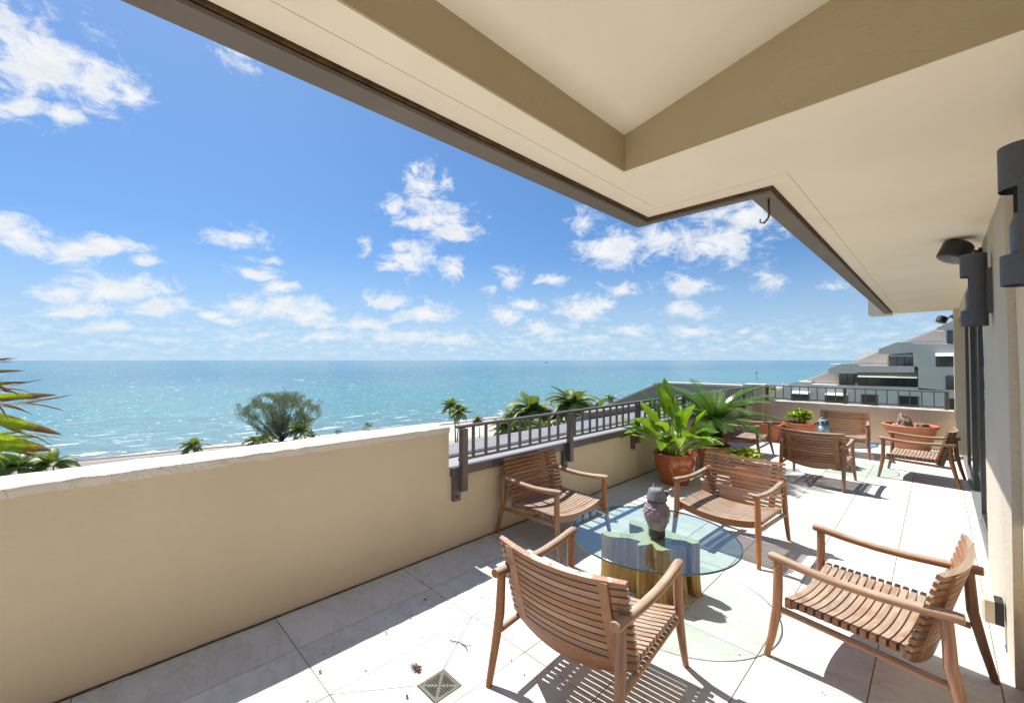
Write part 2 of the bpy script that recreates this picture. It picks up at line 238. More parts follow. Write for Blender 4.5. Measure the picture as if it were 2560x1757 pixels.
def sea_mat():
    t = material('sea_water'); x, y, z = t.sep(t.pos)
    dist = t.math('MULTIPLY', t.math('SUBTRACT', t.math('ADD', x, 133.4), t.math('MULTIPLY', y, .12)), -1)
    wob = t.noise(t.mapping(t.pos, scale=(1, .25, 1)), .02, 5, .6)
    dist = t.math('MULTIPLY_ADD', t.math('SUBTRACT', wob, .5), t.math('MULTIPLY', t.math('MAXIMUM', dist, 20), .5), dist)
    ld = t.math('DIVIDE', t.math('LOGARITHM', t.math('MAXIMUM', t.math('ADD', dist, 3), 1), 10), 4.2)
    c = t.ramp(ld, SEA_STOPS)
    wind = lambda a, b: t.mapping(t.pos, rot=(0, 0, R(45)), scale=(a, b, 1), ty='TEXTURE')
    bands = t.noise(wind(5, 1.2), .03, 5, .65)
    far = t.noise(wind(5, 1.6), .0022, 4, .6)
    chop = t.noise(wind(2.2, 1), .35, 5, .7)
    c = t.mix(t.mapr(far, .5, .64, 0, .55), c, (.022, .08, .17))
    c = t.mix(t.mapr(bands, .5, .7, 0, .25), c, (.026, .09, .14))
    c = t.mix(1, c, t.mix(t.mapr(chop, .3, .7), (.72, .76, .80), (1.3, 1.24, 1.18)), 'MULTIPLY')
    # breaking ripples and shore foam, then sun glitter painted in as white dashes
    rip = t.noise(t.mapping(t.pos, rot=(0, 0, R(-3)), scale=(1, .22, 1)), .35, 4, .6, .4)
    nearf = t.mapr(dist, 5, 70, 1, 0)
    foam = t.math('MULTIPLY', t.mapr(rip, .615, .66), nearf)
    edge = t.math('MULTIPLY', t.mapr(t.math('ADD', dist, t.math('MULTIPLY', t.noise(t.pos, .12, 3), 8)), 3.5, 6, 1, 0), .7)
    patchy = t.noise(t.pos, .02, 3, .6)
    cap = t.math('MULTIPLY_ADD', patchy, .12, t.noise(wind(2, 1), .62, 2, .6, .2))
    glint2 = t.math('MULTIPLY_ADD', patchy, .12, t.noise(wind(2.4, 1), .17, 2, .6, .2))
    glints = t.math('MAXIMUM', t.math('MULTIPLY', t.mapr(cap, .755, .79), t.mapr(dist, 200, 420, 1, 0)), t.math('MULTIPLY', t.mapr(glint2, .765, .80), t.mapr(dist, 150, 300, 0, .8)))
    f = t.math('MAXIMUM', t.math('MAXIMUM', foam, edge), glints)
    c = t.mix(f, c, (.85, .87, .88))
    w1 = t.noise(t.mapping(t.pos, rot=(0, 0, R(-6)), scale=(1, .3, 1)), .22, 6, .68, .5)
    w3 = t.noise(wind(1.8, 1), 1.1, 3, .6)
    w2 = t.noise(t.mapping(t.pos, rot=(0, 0, R(-6)), scale=(1, .35, 1)), .035, 5, .6, .5)
    setb(t, Base_Color=c, Roughness=t.mapr(f, 0, 1, .16, .8), Specular_IOR_Level=.24)
    n1 = t.new('ShaderNodeBump'); n1.inputs['Strength'].default_value = .75; n1.inputs['Distance'].default_value = 1.1; t.put(n1.inputs['Height'], w1)
    n2 = t.new('ShaderNodeBump'); n2.inputs['Strength'].default_value = .6; n2.inputs['Distance'].default_value = 3; t.put(n2.inputs['Height'], w2)
    n3 = t.new('ShaderNodeBump'); n3.inputs['Strength'].default_value = .8; n3.inputs['Distance'].default_value = .4; t.put(n3.inputs['Height'], w3)
    t.l.new(n3.outputs[0], n1.inputs['Normal']); t.l.new(n1.outputs[0], n2.inputs['Normal']); t.l.new(n2.outputs[0], t.bsdf.inputs['Normal'])
    return t.mat
SEA_STOPS = [(0, (0.1255, 0.1972, 0.2124)), (0.22, (0.1013, 0.1972, 0.2293)), (0.36, (0.0723, 0.2089, 0.2336)), (0.47, (0.0507, 0.2089, 0.2336)), (0.58, (0.0362, 0.1775, 0.2166)), (0.66, (0.0217, 0.1262, 0.2038)), (0.75, (0.029, 0.1656, 0.2124)), (0.9, (0.0217, 0.142, 0.1911)), (1, (0.0193, 0.1302, 0.1784))]
def sand_mat():
    t = material('beach_sand'); x, y, z = t.sep(t.pos)
    f = t.noise(t.pos, .6, 6, .65); g = t.noise(t.pos, .12, 4, .6)
    c = t.mix(t.mapr(f, .3, .7), (.44, .405, .35), (.56, .52, .46))
    c = t.mix(t.mapr(z, -20.25, -20.1, 1, 0), c, (.15, .115, .09))      # wet sand and weed at the water's edge
    c = t.mix(t.math('MULTIPLY', t.mapr(y, 20, 55, .85, 0), t.mapr(z, -20.16, -20.1)), c, (.2, .205, .205))
    inland = t.mapr(x, -96, -84, 0, 1)
    c = t.mix(t.math('MULTIPLY', inland, t.mapr(g, .35, .5)), c, (.11, .14, .05))
    setb(t, Base_Color=c, Roughness=.95, Specular_IOR_Level=.1); bump(t, f, .5, .2)
    return t.mat
def stump_mat(top):
    t = material('cut_wood' if top else 'stripped_trunk_wood')
    if top:
        r = t.vmath('LENGTH', t.vmath('MULTIPLY', t.vmath('SUBTRACT', t.pos, STUMP_C), (1, 1, 0)))
        rings = t.noise(t.comb(t.math('MULTIPLY', r, 60), t.math('MULTIPLY', t.noise(t.pos, 8, 3), 5), 0), 1.2, 4)
        c = t.mix(t.mapr(rings, .35, .65), (.64, .54, .35), (.78, .70, .51))
        c = t.mix(t.mapr(t.noise(t.pos, 12, 5), .58, .7, 0, .5), c, (.4, .28, .13))
    else:
        s = t.noise(t.mapping(t.pos, scale=(55, 55, 3.2)), 1, 7, .7, .6); b = t.noise(t.mapping(t.pos, scale=(11, 11, 1.6)), 1, 5, .65, .6)
        c = t.ramp(s, [(.28, (.15, .06, .014)), (.45, (.36, .185, .045)), (.58, (.47, .27, .075)), (.75, (.6, .41, .17))])
        c = t.mix(t.mapr(b, .56, .7, 0, .75), c, (.66, .52, .27))
        c = t.mix(t.mapr(b, .30, .42, .8, 0), c, (.13, .06, .02))
        bump(t, t.math('ADD', s, b), .9, .012)
    setb(t, Base_Color=c, Roughness=.55)
    return t.mat
STUMP_C = (-1.47, 2.88, 0)
M = dict(
    wall=stucco('tan_stucco', (.65, .54, .385), (.695, .58, .42)),
    cap=stucco('pale_coping_paint', (.70, .63, .54), (.77, .70, .61), .9),
    soffit=stucco('cream_soffit_paint', (.82, .73, .61), (.88, .79, .67), .06),
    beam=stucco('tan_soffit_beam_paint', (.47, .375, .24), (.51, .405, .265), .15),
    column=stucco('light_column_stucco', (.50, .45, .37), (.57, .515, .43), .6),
    concrete=stucco('grey_concrete', (.30, .28, .255), (.36, .335, .305), .4),
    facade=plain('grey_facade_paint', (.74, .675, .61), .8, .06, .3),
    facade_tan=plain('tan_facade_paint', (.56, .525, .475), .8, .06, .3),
    metal=plain('brown_painted_metal', (.10, .082, .078), .3, .15, 10, spec=.9),
    drip=plain('grey_brown_flashing', (.155, .13, .115), .6, .1, 3),
    rust=plain('rusty_joint', (.085, .045, .015), .9, .4, 20),
    lamp=plain('charcoal_powder_coat', (.075, .08, .095), .6, .12, 90, bmp=.15, bs=400),
    black=plain('black_plastic', (.018, .017, .02), .45, .2, 30),
    frame=plain('dark_bronze_frame', (.035, .033, .036), .35, .1, 10, spec=.6),
    alu=plain('aluminium_track', (.42, .45, .43), .35, .1, 20, metallic=.6),
    white=plain('white_plastic', (.75, .74, .72), .5, .04),
    beige=plain('beige_plastic', (.58, .5, .36), .4, .06),
    wx=wood('teak_grain_across', 0), wy=wood('teak_grain_along', 1, 1.0), wz=wood('teak_grain_upright', 2, .3),
    peel=peeling(), tile=tile_mat(), grime=plain('brown_joint_grime', (.12, .075, .035), .95, .5, 25), grout=plain('sandy_grout', (.23, .20, .165), .9, .25, 30),
    glass=glass('green_tinted_glass', (.82, .91, .87), 1.9), glass_edge=plain('dark_teal_glass_edge', (.03, .085, .085), .1, .1, 5, spec=.8), pane=glass('smoked_pane', (.72, .8, .77), 1.6),
    stump=None, stump_top=None,
    terracotta=plain('glazed_terracotta', (.43, .105, .03), .12, .12, 5, spec=.7),
    clay=plain('matt_terracotta', (.52, .17, .075), .6, .1, 8, bmp=.15),
    soil=plain('dark_potting_soil', (.035, .022, .014), .95, .5, 60, bmp=1, bs=90),
    bark=plain('fibrous_dark_trunk', (.025, .017, .01), .95, .5, 40, bmp=1, bs=70),
    palmbark=plain('grey_palm_trunk', (.2, .165, .125), .9, .25, 3),
    leaf=leaf_mat('broad_green_leaf', (.11, .22, .018), (.25, .38, .045), .22, .36),
    stem=plain('pale_green_stalk', (.26, .33, .08), .4, .15, 20),
    sago=leaf_mat('sago_frond', (.06, .14, .025), (.15, .27, .06), .2, .25),
    sago_new=leaf_mat('new_sago_frond', (.34, .38, .22), (.45, .47, .3), .5, .2),
    croton=leaf_mat('lime_croton_leaf', (.17, .30, .015), (.55, .55, .05), .25, .3, scale=16),
    palm=leaf_mat('coconut_frond', (.12, .18, .04), (.25, .30, .09), .4, .25, scale=1.2),
    palm_y=leaf_mat('yellowing_frond', (.16, .17, .04), (.33, .25, .07), .5, .25, scale=1.2),
    casu=leaf_mat('grey_green_needles', (.145, .175, .135), (.23, .255, .195), .75, .3, scale=.7),
    limb=plain('dark_limb_bark', (.06, .045, .035), .9, .2, 2),
    shrub=leaf_mat('scrub_leaf', (.06, .11, .02), (.2, .2, .04), .6, .25, scale=1.5),
    blade=leaf_mat('strap_leaf', (.16, .27, .015), (.42, .54, .03), .35, .45, (.26, .12, .06), scale=34),
    blade_dry=leaf_mat('dry_strap_leaf', (.2, .09, .045), (.33, .18, .09), .5, .25),
    blade_dark=leaf_mat('dark_strap_leaf', (.05, .13, .015), (.09, .2, .02), .35, .3),
    owl=plain('purple_grey_carved_stone', (.25, .19, .225), .7, .3, 26, bmp=.3, bs=130),
    owl_head=plain('slate_grey_carved_stone', (.17, .175, .20), .75, .2, 26, bmp=.5, bs=130),
    owl_dark=plain('blackened_stone_base', (.035, .03, .03), .7, .3, 30),
    glaze=plain('blue_white_glaze', (.42, .55, .6), .15, .25, 14, spec=.7), glaze_dark=plain('navy_glaze', (.03, .06, .16), .15, .3, 10, spec=.7),
    glaze_blue=plain('slate_blue_glaze', (.16, .26, .36), .15, .35, 18, spec=.7),
    brass=plain('worn_drain_metal', (.13, .125, .10), .45, .25, 60, metallic=.35), slot=plain('dark_drain_void', (.012, .008, .007), .9),
    dead=plain('dead_leaf_brown', (.10, .058, .036), .85, .4, 40),
    rock=plain('pale_dry_stump', (.36, .25, .19), .9, .4, 40, bmp=1, bs=60), pebble=plain('pebbles', (.5, .43, .36), .8, .4, 60),
    hose=plain('dark_green_hose', (.02, .035, .03), .4, .2), steel=plain('rusty_steel', (.09, .05, .035), .6, .3, 30, metallic=.5),
    room=plain('dim_interior_plaster', (.55, .54, .5), .9, .05), fill_curtain=plain('pale_fill_curtain', (.72, .73, .68), .9, .06),
    awning=plain('pale_green_awning', (.55, .58, .46), .8, .08), win=plain('dark_window_glass', (.03, .035, .04), .08, .2, 1, spec=.9),
    slat_metal=plain('pergola_metal', (.30, .30, .31), .45, .08, 6, spec=.8), lens=plain('frosted_lens', (.10, .10, .105), .3, .05),
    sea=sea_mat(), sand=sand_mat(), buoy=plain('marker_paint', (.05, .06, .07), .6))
M['stump'] = stump_mat(False); M['stump_top'] = stump_mat(True)

# ------------------------------------------------------------------ mesh and object helpers
class MB:
    """collects vertices and faces for one mesh"""
    def __init__(s): s.v = []; s.f = []; s.smooth = False
    def add(s, vs, fs):
        o = len(s.v); s.v += [tuple(q) for q in vs]; s.f += [tuple(i + o for i in f) for f in fs]; return s
    def box(s, x0, x1, y0, y1, z0, z1, ch=0):
        if ch <= 0:
            vs = [(x, y, z) for z in (z0, z1) for x, y in ((x0, y0), (x1, y0), (x1, y1), (x0, y1))]
            return s.add(vs, [(3, 2, 1, 0), (4, 5, 6, 7), (0, 1, 5, 4), (1, 2, 6, 5), (2, 3, 7, 6), (3, 0, 4, 7)])
        vs = [(x, y, z0) for x, y in ((x0, y0), (x1, y0), (x1, y1), (x0, y1))] + [(x, y, z1 - ch) for x, y in ((x0, y0), (x1, y0), (x1, y1), (x0, y1))]
        vs += [(x, y, z1) for x, y in ((x0 + ch, y0 + ch), (x1 - ch, y0 + ch), (x1 - ch, y1 - ch), (x0 + ch, y1 - ch))]
        fs = [(3, 2, 1, 0), (8, 9, 10, 11)]
        for a in (0, 4):
            for i in range(4): j = (i + 1) % 4; fs.append((a + i, a + j, a + 4 + j, a + 4 + i))
        return s.add(vs, fs)
    def tube(s, pts, rad, n=10, cap=True, flat=1.0):
        pts = [Vector(p) for p in pts]; m = len(pts)
        rad = rad if hasattr(rad, '__len__') else [rad] * m
        vs = []; up = None
        for i, p in enumerate(pts):
            t = (pts[min(i + 1, m - 1)] - pts[max(i - 1, 0)]).normalized()
            if up is None: up = Vector((0, 0, 1)) if abs(t.z) < .9 else Vector((0, 1, 0))
            a = t.cross(up).normalized(); b = a.cross(t).normalized(); up = b
            vs += [p + (a * cos(2 * pi * k / n) + b * sin(2 * pi * k / n) * flat) * rad[i] for k in range(n)]
        fs = [(i * n + k, i * n + (k + 1) % n, (i + 1) * n + (k + 1) % n, (i + 1) * n + k) for i in range(m - 1) for k in range(n)]
        if cap: fs += [tuple(range(n - 1, -1, -1)), tuple((m - 1) * n + k for k in range(n))]
        return s.add(vs, fs)
    def lathe(s, prof, n=32, c=(0, 0, 0), sx=1, sy=1, cap=True):
        vs = [(c[0] + r * cos(2 * pi * k / n) * sx, c[1] + r * sin(2 * pi * k / n) * sy, c[2] + z) for r, z in prof for k in range(n)]
        m = len(prof)
        fs = [(i * n + k, i * n + (k + 1) % n, (i + 1) * n + (k + 1) % n, (i + 1) * n + k) for i in range(m - 1) for k in range(n)]
        if cap: fs += [tuple(range(n - 1, -1, -1)), tuple((m - 1) * n + k for k in range(n))]
        return s.add(vs, fs)
    def prism(s, poly, a, b, axis=2):
        """polygon extruded from a to b along an axis (poly given in the two other axes, in order)"""
        def put(p, h): q = list(p); q.insert(axis, h); return q
        n = len(poly); vs = [put(p, a) for p in poly] + [put(p, b) for p in poly]
        fs = [tuple(range(n - 1, -1, -1)), tuple(range(n, 2 * n))] + [(i, (i + 1) % n, n + (i + 1) % n, n + i) for i in range(n)]
        return s.add(vs, fs)
    def grid(s, fn, nu, nv):
        vs = [fn(i / nu, j / nv) for j in range(nv + 1) for i in range(nu + 1)]
        w = nu + 1
        return s.add(vs, [(j * w + i, j * w + i + 1, (j + 1) * w + i + 1, (j + 1) * w + i) for j in range(nv) for i in range(nu)])
    def mesh(s, name, mat, smooth=False, angle=None):
        me = bpy.data.meshes.new(name); me.from_pydata(s.v, [], s.f)
        bm = bmesh.new(); bm.from_mesh(me); bmesh.ops.recalc_face_normals(bm, faces=bm.faces); bm.to_mesh(me); bm.free()
        me.materials.append(mat)
        if smooth or angle:
            for p in me.polygons: p.use_smooth = True
            if angle: me.set_sharp_from_angle(angle=R(angle))
        return me
    def obj(s, name, mat, parent=None, smooth=False, angle=None, loc=None, kind=None):
        return link(name, s.mesh(name, mat, smooth, angle), parent, loc, kind)
def link(name, me, parent=None, loc=None, kind=None, rot=None):
    o = bpy.data.objects.new(name, me); COL.objects.link(o)
    if parent: o.parent = parent
    if loc: o.location = loc
    if rot: o.rotation_euler = rot
    if kind: o['kind'] = kind
    return o
def tag(o, label, cat, group=None):
    o['label'] = label; o['category'] = cat
    if group: o['group'] = group
    return o
def thing(name, label, cat, loc=(0, 0, 0), rz=0, group=None):
    o = bpy.data.objects.new(name, None); COL.objects.link(o); o.location = loc; o.rotation_euler = (0, 0, rz); o.empty_display_size = .1
    return tag(o, label, cat, group)
def kids(o): return [c for c in COL.objects if c.parent == o]
def copy_thing(src, label, loc, rz, cache={}):
    if src.name not in cache: cache[src.name] = [(c, kids(c)) for c in kids(src)]
    o = src.copy(); COL.objects.link(o); o.location = loc; o.rotation_euler = (0, 0, rz); o['label'] = label
    for c, sub in cache[src.name]:
        d = c.copy(); COL.objects.link(d); d.parent = o
        for g in sub: e = g.copy(); COL.objects.link(e); e.parent = d
    return o
def structure(o): o['kind'] = 'structure'; return o
def attr(me, name, vals):
    a = me.attributes.new(name, 'FLOAT', 'POINT')
    a.data.foreach_set('value', vals)

# ------------------------------------------------------------------ land, sea
def land():
    shore = [(-170, -600), (-150, -200), (-134, -4), (-124, 58), (-120.5, 90), (-116, 150), (-104, 300), (-88, 640), (-85, 1000), (-110, 1900), (-420, 2900), (-470, 3150), (-440, 3500), (-200, 4200), (-100, 9000)]
    mb = MB(); rows = []
    fine = []
    for (x0, y0), (x1, y1) in zip(shore, shore[1:]):
        n = max(1, int(min(40, (y1 - y0) / 12))) if y0 < 640 else 4
        for i in range(n):
            f = i / n; fine.append((x0 + (x1 - x0) * f + (noise.noise((y0 + (y1 - y0) * f) * Vector((0, .04, 0))) * 2.2 if y0 < 640 else 0), y0 + (y1 - y0) * f))
    fine.append(shore[-1])
    offs = [(-14, -20.75), (0, -20.36), (3, -20.22), (7, -20.06), (16, -19.95), (38, -19.9), (70, -19.85), (400, -19.8), (9000, -19.6)]
    vs = [(x + o, y, z) for x, y in fine for o, z in offs]; k = len(offs)
    fs = [(i * k + j, i * k + j + 1, (i + 1) * k + j + 1, (i + 1) * k + j) for i in range(len(fine) - 1) for j in range(k - 1)]
    structure(mb.add(vs, fs).obj('beach', M['sand'], smooth=True))
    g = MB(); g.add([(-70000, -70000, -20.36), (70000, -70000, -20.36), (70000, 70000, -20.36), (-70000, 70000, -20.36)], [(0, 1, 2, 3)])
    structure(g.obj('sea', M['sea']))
land()

# ------------------------------------------------------------------ terrace floor, tile by tile
def terrace_floor():
    f = structure(MB().box(-3.02, .7, -4.8, 11.3, -.35, -.004).obj('terrace_floor', M['grout']))
    gx = [-3.0] + [-2.59 + .465 * k for k in range(0, 6)] + [.2, .33]; gy = [-4.6 + 0.0] + [.845 + .9 * k for k in range(-5, 12)]
    gy = sorted(set(round(v, 4) for v in gy if v < 10.9)) + [10.9]
    cache = {}; g = .0026
    rg = random.Random(3)
    for i in range(len(gx) - 1):
        for j in range(len(gy) - 1):
            x0, x1, y0, y1 = gx[i], gx[i + 1], gy[j], gy[j + 1]
            if abs(x0 + 2.125) < .01 and abs(y0 - .845) < .01:      # the tile cut round the floor drain
                a, b, c, d = -1.873, -1.713, 1.182, 1.342
                ps = [[(x0, y0), (a, c), (a, d), (x0, y1)], [(x0, y1), (a, d), (b, d), (x1, y1)], [(x1, y1), (b, d), (b, c), (x1, y0)], [(x1, y0), (b, c), (a, c), (x0, y0)]]
                for p in ps:
                    cx = sum(q[0] for q in p) / 4; cy = sum(q[1] for q in p) / 4
                    p = [(q[0] + (cx - q[0]) * .018, q[1] + (cy - q[1]) * .018) for q in p]
                    MB().prism(p, -.02, 0).obj('tile', M['tile'], f)
                continue
            key = (round(x1 - x0, 3), round(y1 - y0, 3))
            if key not in cache:
                w, h = key; cache[key] = MB().box(-w / 2 + g, w / 2 - g, -h / 2 + g, h / 2 - g, -.02, 0, .0015).mesh('tile', M['tile'])
            link('tile', cache[key], f, ((x0 + x1) / 2, (y0 + y1) / 2, rg.uniform(-.0006, .0006)))
terrace_floor()

# ------------------------------------------------------------------ parapets
def rough_bar(x0, x1, y0, y1, z0, z1, along='y', step=.06, amp=.006, rnd=.02, seed=0, skirt=0, frq=5):
    """a bar with rounded, hand-trowelled edges: profile swept along one axis"""
    mb = MB(); L0, L1 = (y0, y1) if along == 'y' else (x0, x1)
    a0, a1 = (x0, x1) if along == 'y' else (y0, y1)
    n = max(2, int((L1 - L0) / step)); prof = [(a0, z0)]
    nz = 5
    for k in range(1, nz): prof.append((a0, z0 + (z1 - rnd - z0) * k / nz))
    for k in range(5): t = pi - k * pi / 8; prof.append((a0 + rnd + cos(t) * rnd, z1 - rnd + sin(t) * rnd))
    for k in range(1, 4): prof.append((a0 + rnd + (a1 - a0 - 2 * rnd) * k / 4, z1))
    for k in range(5): t = pi / 2 - k * pi / 8; prof.append((a1 - rnd + cos(t) * rnd, z1 - rnd + sin(t) * rnd))
    for k in range(nz - 1, 0, -1): prof.append((a1, z0 + (z1 - rnd - z0) * k / nz))
    prof.append((a1, z0)); m = len(prof); vs = []
    for i in range(n + 1):
        l = L0 + (L1 - L0) * i / n
        for a, z in prof:
            q = Vector((a * 9, l * frq, z * 9 + seed * 7.3))
            da = noise.noise(q) * amp; dz = noise.noise(q + Vector((31, 5, 9))) * amp * (1 if z > z0 + .001 else skirt)
            vs.append((a + da, l, z + dz) if along == 'y' else (l, a + da, z + dz))
    fs = [(i * m + k, i * m + k + 1, (i + 1) * m + k + 1, (i + 1) * m + k) for i in range(n) for k in range(m - 1)]
    fs += [(i * m + m - 1, i * m, (i + 1) * m, (i + 1) * m + m - 1) for i in range(n)]
    fs += [tuple(range(m)), tuple(n * m + k for k in range(m - 1, -1, -1))]
    return mb.add(vs, fs)
p = thing('parapet_wall', 'tall tan stucco parapet wall with worn pale coping, nearest the camera', 'wall', (-3.15, -1.4, 0))
P0 = Vector((3.15, 1.4, 0))
rough_bar(-3.295, -3.0, -4.9, 2.2, -.3, 1.03, seed=1, amp=.003).obj('wall_body', M['wall'], p, smooth=True, angle=50, loc=P0)
rough_bar(-3.31, -2.992, -4.9, 2.206, 1.012, 1.06, seed=2, amp=.0055, rnd=.014, skirt=2.2, step=.03, frq=13).obj('coping', M['cap'], p, smooth=True, angle=60, loc=P0)
jb = MB()
for k in range(150): jb.box(-3.0, -2.988 + .006 * noise.noise(Vector((k * .7, 3, 1))), -4.6 + k * .1033, -4.6 + (k + 1) * .1033, .0005, .007 + .003 * noise.noise(Vector((k * .9, 1, 1))))
jb.obj('floor_joint', M['grime'], p, loc=P0)
lw = rough_bar(-3.25, -3.004, 2.12, 10.9, -.3, .69, seed=3, amp=.002).obj('parapet_wall', M['wall'], smooth=True, angle=50)
tag(lw, 'low tan stucco parapet wall under the long brown metal railing', 'wall')
p = thing('parapet_wall', 'tan stucco end wall of the terrace with a short metal railing on top', 'wall', (-1.3, 11, 0))
P0 = Vector((1.3, -11, 0))
rough_bar(-2.79, .19, 10.9, 11.1, -.3, .71, 'x', seed=4, amp=.003).obj('wall_body', M['wall'], p, smooth=True, angle=50, loc=P0)
rough_bar(-2.785, .188, 10.892, 11.108, .70, .735, 'x', seed=5, amp=.007, rnd=.012, skirt=1.3).obj('coping', M['cap'], p, smooth=True, angle=60, loc=P0)
p = thing('pillar', 'square tan pillar at the far corner where the two railings meet', 'pillar', (-3, 10.87, 0)); P0 = Vector((3, -10.87, 0))
rough_bar(-3.2, -2.8, 10.74, 11.12, -.3, 1.05, seed=6, amp=.003, step=.05).obj('wall_body', M['wall'], p, smooth=True, angle=50, loc=P0)
rough_bar(-3.21, -2.79, 10.732, 11.128, 1.04, 1.085, seed=7, amp=.008, rnd=.014, step=.04, skirt=1).obj('coping', M['cap'], p, smooth=True, angle=60, loc=P0)
p = thing('partition_wall', 'grey concrete partition wall with a sloping white-capped top, behind the railing', 'wall', (-5, 11.1, 0)); P0 = Vector((5, -11.1, 0))
top = [(-3.215, 1.0), (-5.33, 1.0), (-7.63, -.01), (-12, -1.95)]
MB().prism([(-12, -12), (-3.215, -12)] + top, 10.95, 11.2, 1).obj('wall_body', M['concrete'], p, loc=P0)
cp = MB()
for (xa, za), (xb, zb) in zip(top, top[1:]):
    cp.prism([(xa, za + .002), (xb, zb + .002), (xb, zb + .045), (xa, za + .045)], 10.93, 11.22, 1)
cp.obj('coping', M['cap'], p, loc=P0)

# ------------------------------------------------------------------ railings
def railing_long():
    t = thing('railing', 'long brown metal railing with square balusters on the low seaward parapet', 'railing', (-3, 6.5, .69)); o = Vector((3, -6.5, -.69))
    MB().box(-3.012, -2.958, 2.275, 10.73, 1.04, 1.062, .004).obj('top_rail', M['metal'], t, loc=o)
    MB().box(-3.0, -2.97, 2.3, 10.73, .752, .772).obj('bottom_rail', M['metal'], t, loc=o)
    MB().box(-3.0, -2.962, 2.215, 10.735, .632, .705, .003).obj('ledge_beam', M['metal'], t, loc=o)
    MB().box(-3.27, -3.003, 2.215, 10.735, .694, .708, .002).obj('ledge_plate', M['slat_metal'], t, loc=o)
    bal = MB().box(-.011, .011, -.011, .011, .772, 1.04).mesh('baluster', M['metal'])
    post = MB().box(-.026, .026, -.03, .03, .50, 1.04).mesh('post', M['metal'])
    br = MB().box(-.03, .008, -.035, .035, .415, .63).mesh('bracket', M['metal'])
    bolt = MB().lathe([(.012, 0), (.012, .006), (.008, .009)], 8).mesh('bolt', M['black'])
    y = 2.31; k = 0
    while y < 10.7:
        link('post', post, t, o + Vector((-2.935, y, 0)))
        b = link('bracket', br, t, o + Vector((-2.969, y - .045, 0)))
        link('bolt', bolt, b, (.008, -.012, .455), rot=(0, pi / 2, 0))
        for i in range(1, 10):
            if y + i * .152 < 10.7: link('baluster', bal, t, o + Vector((-2.985, y + i * .152, 0)))
        y += 1.52; k += 1
railing_long()
def railing_end():
    t = thing('railing', 'short brown metal railing on the end wall facing the grey building', 'railing', (-1.3, 11, .73)); o = Vector((1.3, -11, -.73))
    MB().box(-2.79, .14, 10.975, 11.025, 1.05, 1.07, .003).obj('top_rail', M['metal'], t, loc=o)
    MB().box(-2.79, .14, 10.987, 11.013, .775, .793).obj('bottom_rail', M['metal'], t, loc=o)
    bal = MB().box(-.008, .008, -.008, .008, .793, 1.05).mesh('baluster', M['metal']); post = MB().box(-.028, .028, -.02, .02, .72, 1.05).mesh('post', M['metal'])
    for x in (-2.77, -1.36, .1): link('post', post, t, o + Vector((x, 10.998, 0)))
    for i in range(18):
        if i != 8: link('baluster', bal, t, o + Vector((-2.77 + (i + 1) * (1.41 / 9 if i < 8 else 1.46 / 9) - (0 if i < 8 else 9 * (1.46 - 1.41) / 9), 11, 0)))
railing_end()
def pergola():
    t = thing('pergola', 'grey slatted metal pergola roof just outside the railing', 'pergola', (-4, 6, .3)); o = Vector((4, -6, -.3))
    for k in range(8): MB().box(-3.84 - k * .062, -3.795 - k * .062, 2.05, 10.7, .585, .605).obj('slat', M['slat_metal'], t, loc=o)
    MB().box(-3.79, -3.74, 2.05, 10.7, .40, .60).obj('beam', M['metal'], t, loc=o)
    MB().box(-4.33, -4.30, 2.05, 10.7, .40, .583).obj('beam', M['metal'], t, loc=o)
    for y in (2.07, 5.0, 7.9, 10.6): MB().box(-4.298, -3.792, y - .02, y + .02, .45, .58).obj('rafter', M['metal'], t, loc=o)
    q = thing('roof_ledge', 'brown fascia and pale flat roof ledge beyond the pergola', 'ledge', (-4.9, 8.6, .6)); o = Vector((4.9, -8.6, -.6))
    MB().box(-4.42, -4.37, 6.3, 10.92, .50, .70).obj('fascia', M['metal'], q, loc=o)
    MB().box(-4.55, -4.425, 6.3, 10.92, .50, .705).obj('ledge_top', M['concrete'], q, loc=o)
pergola()

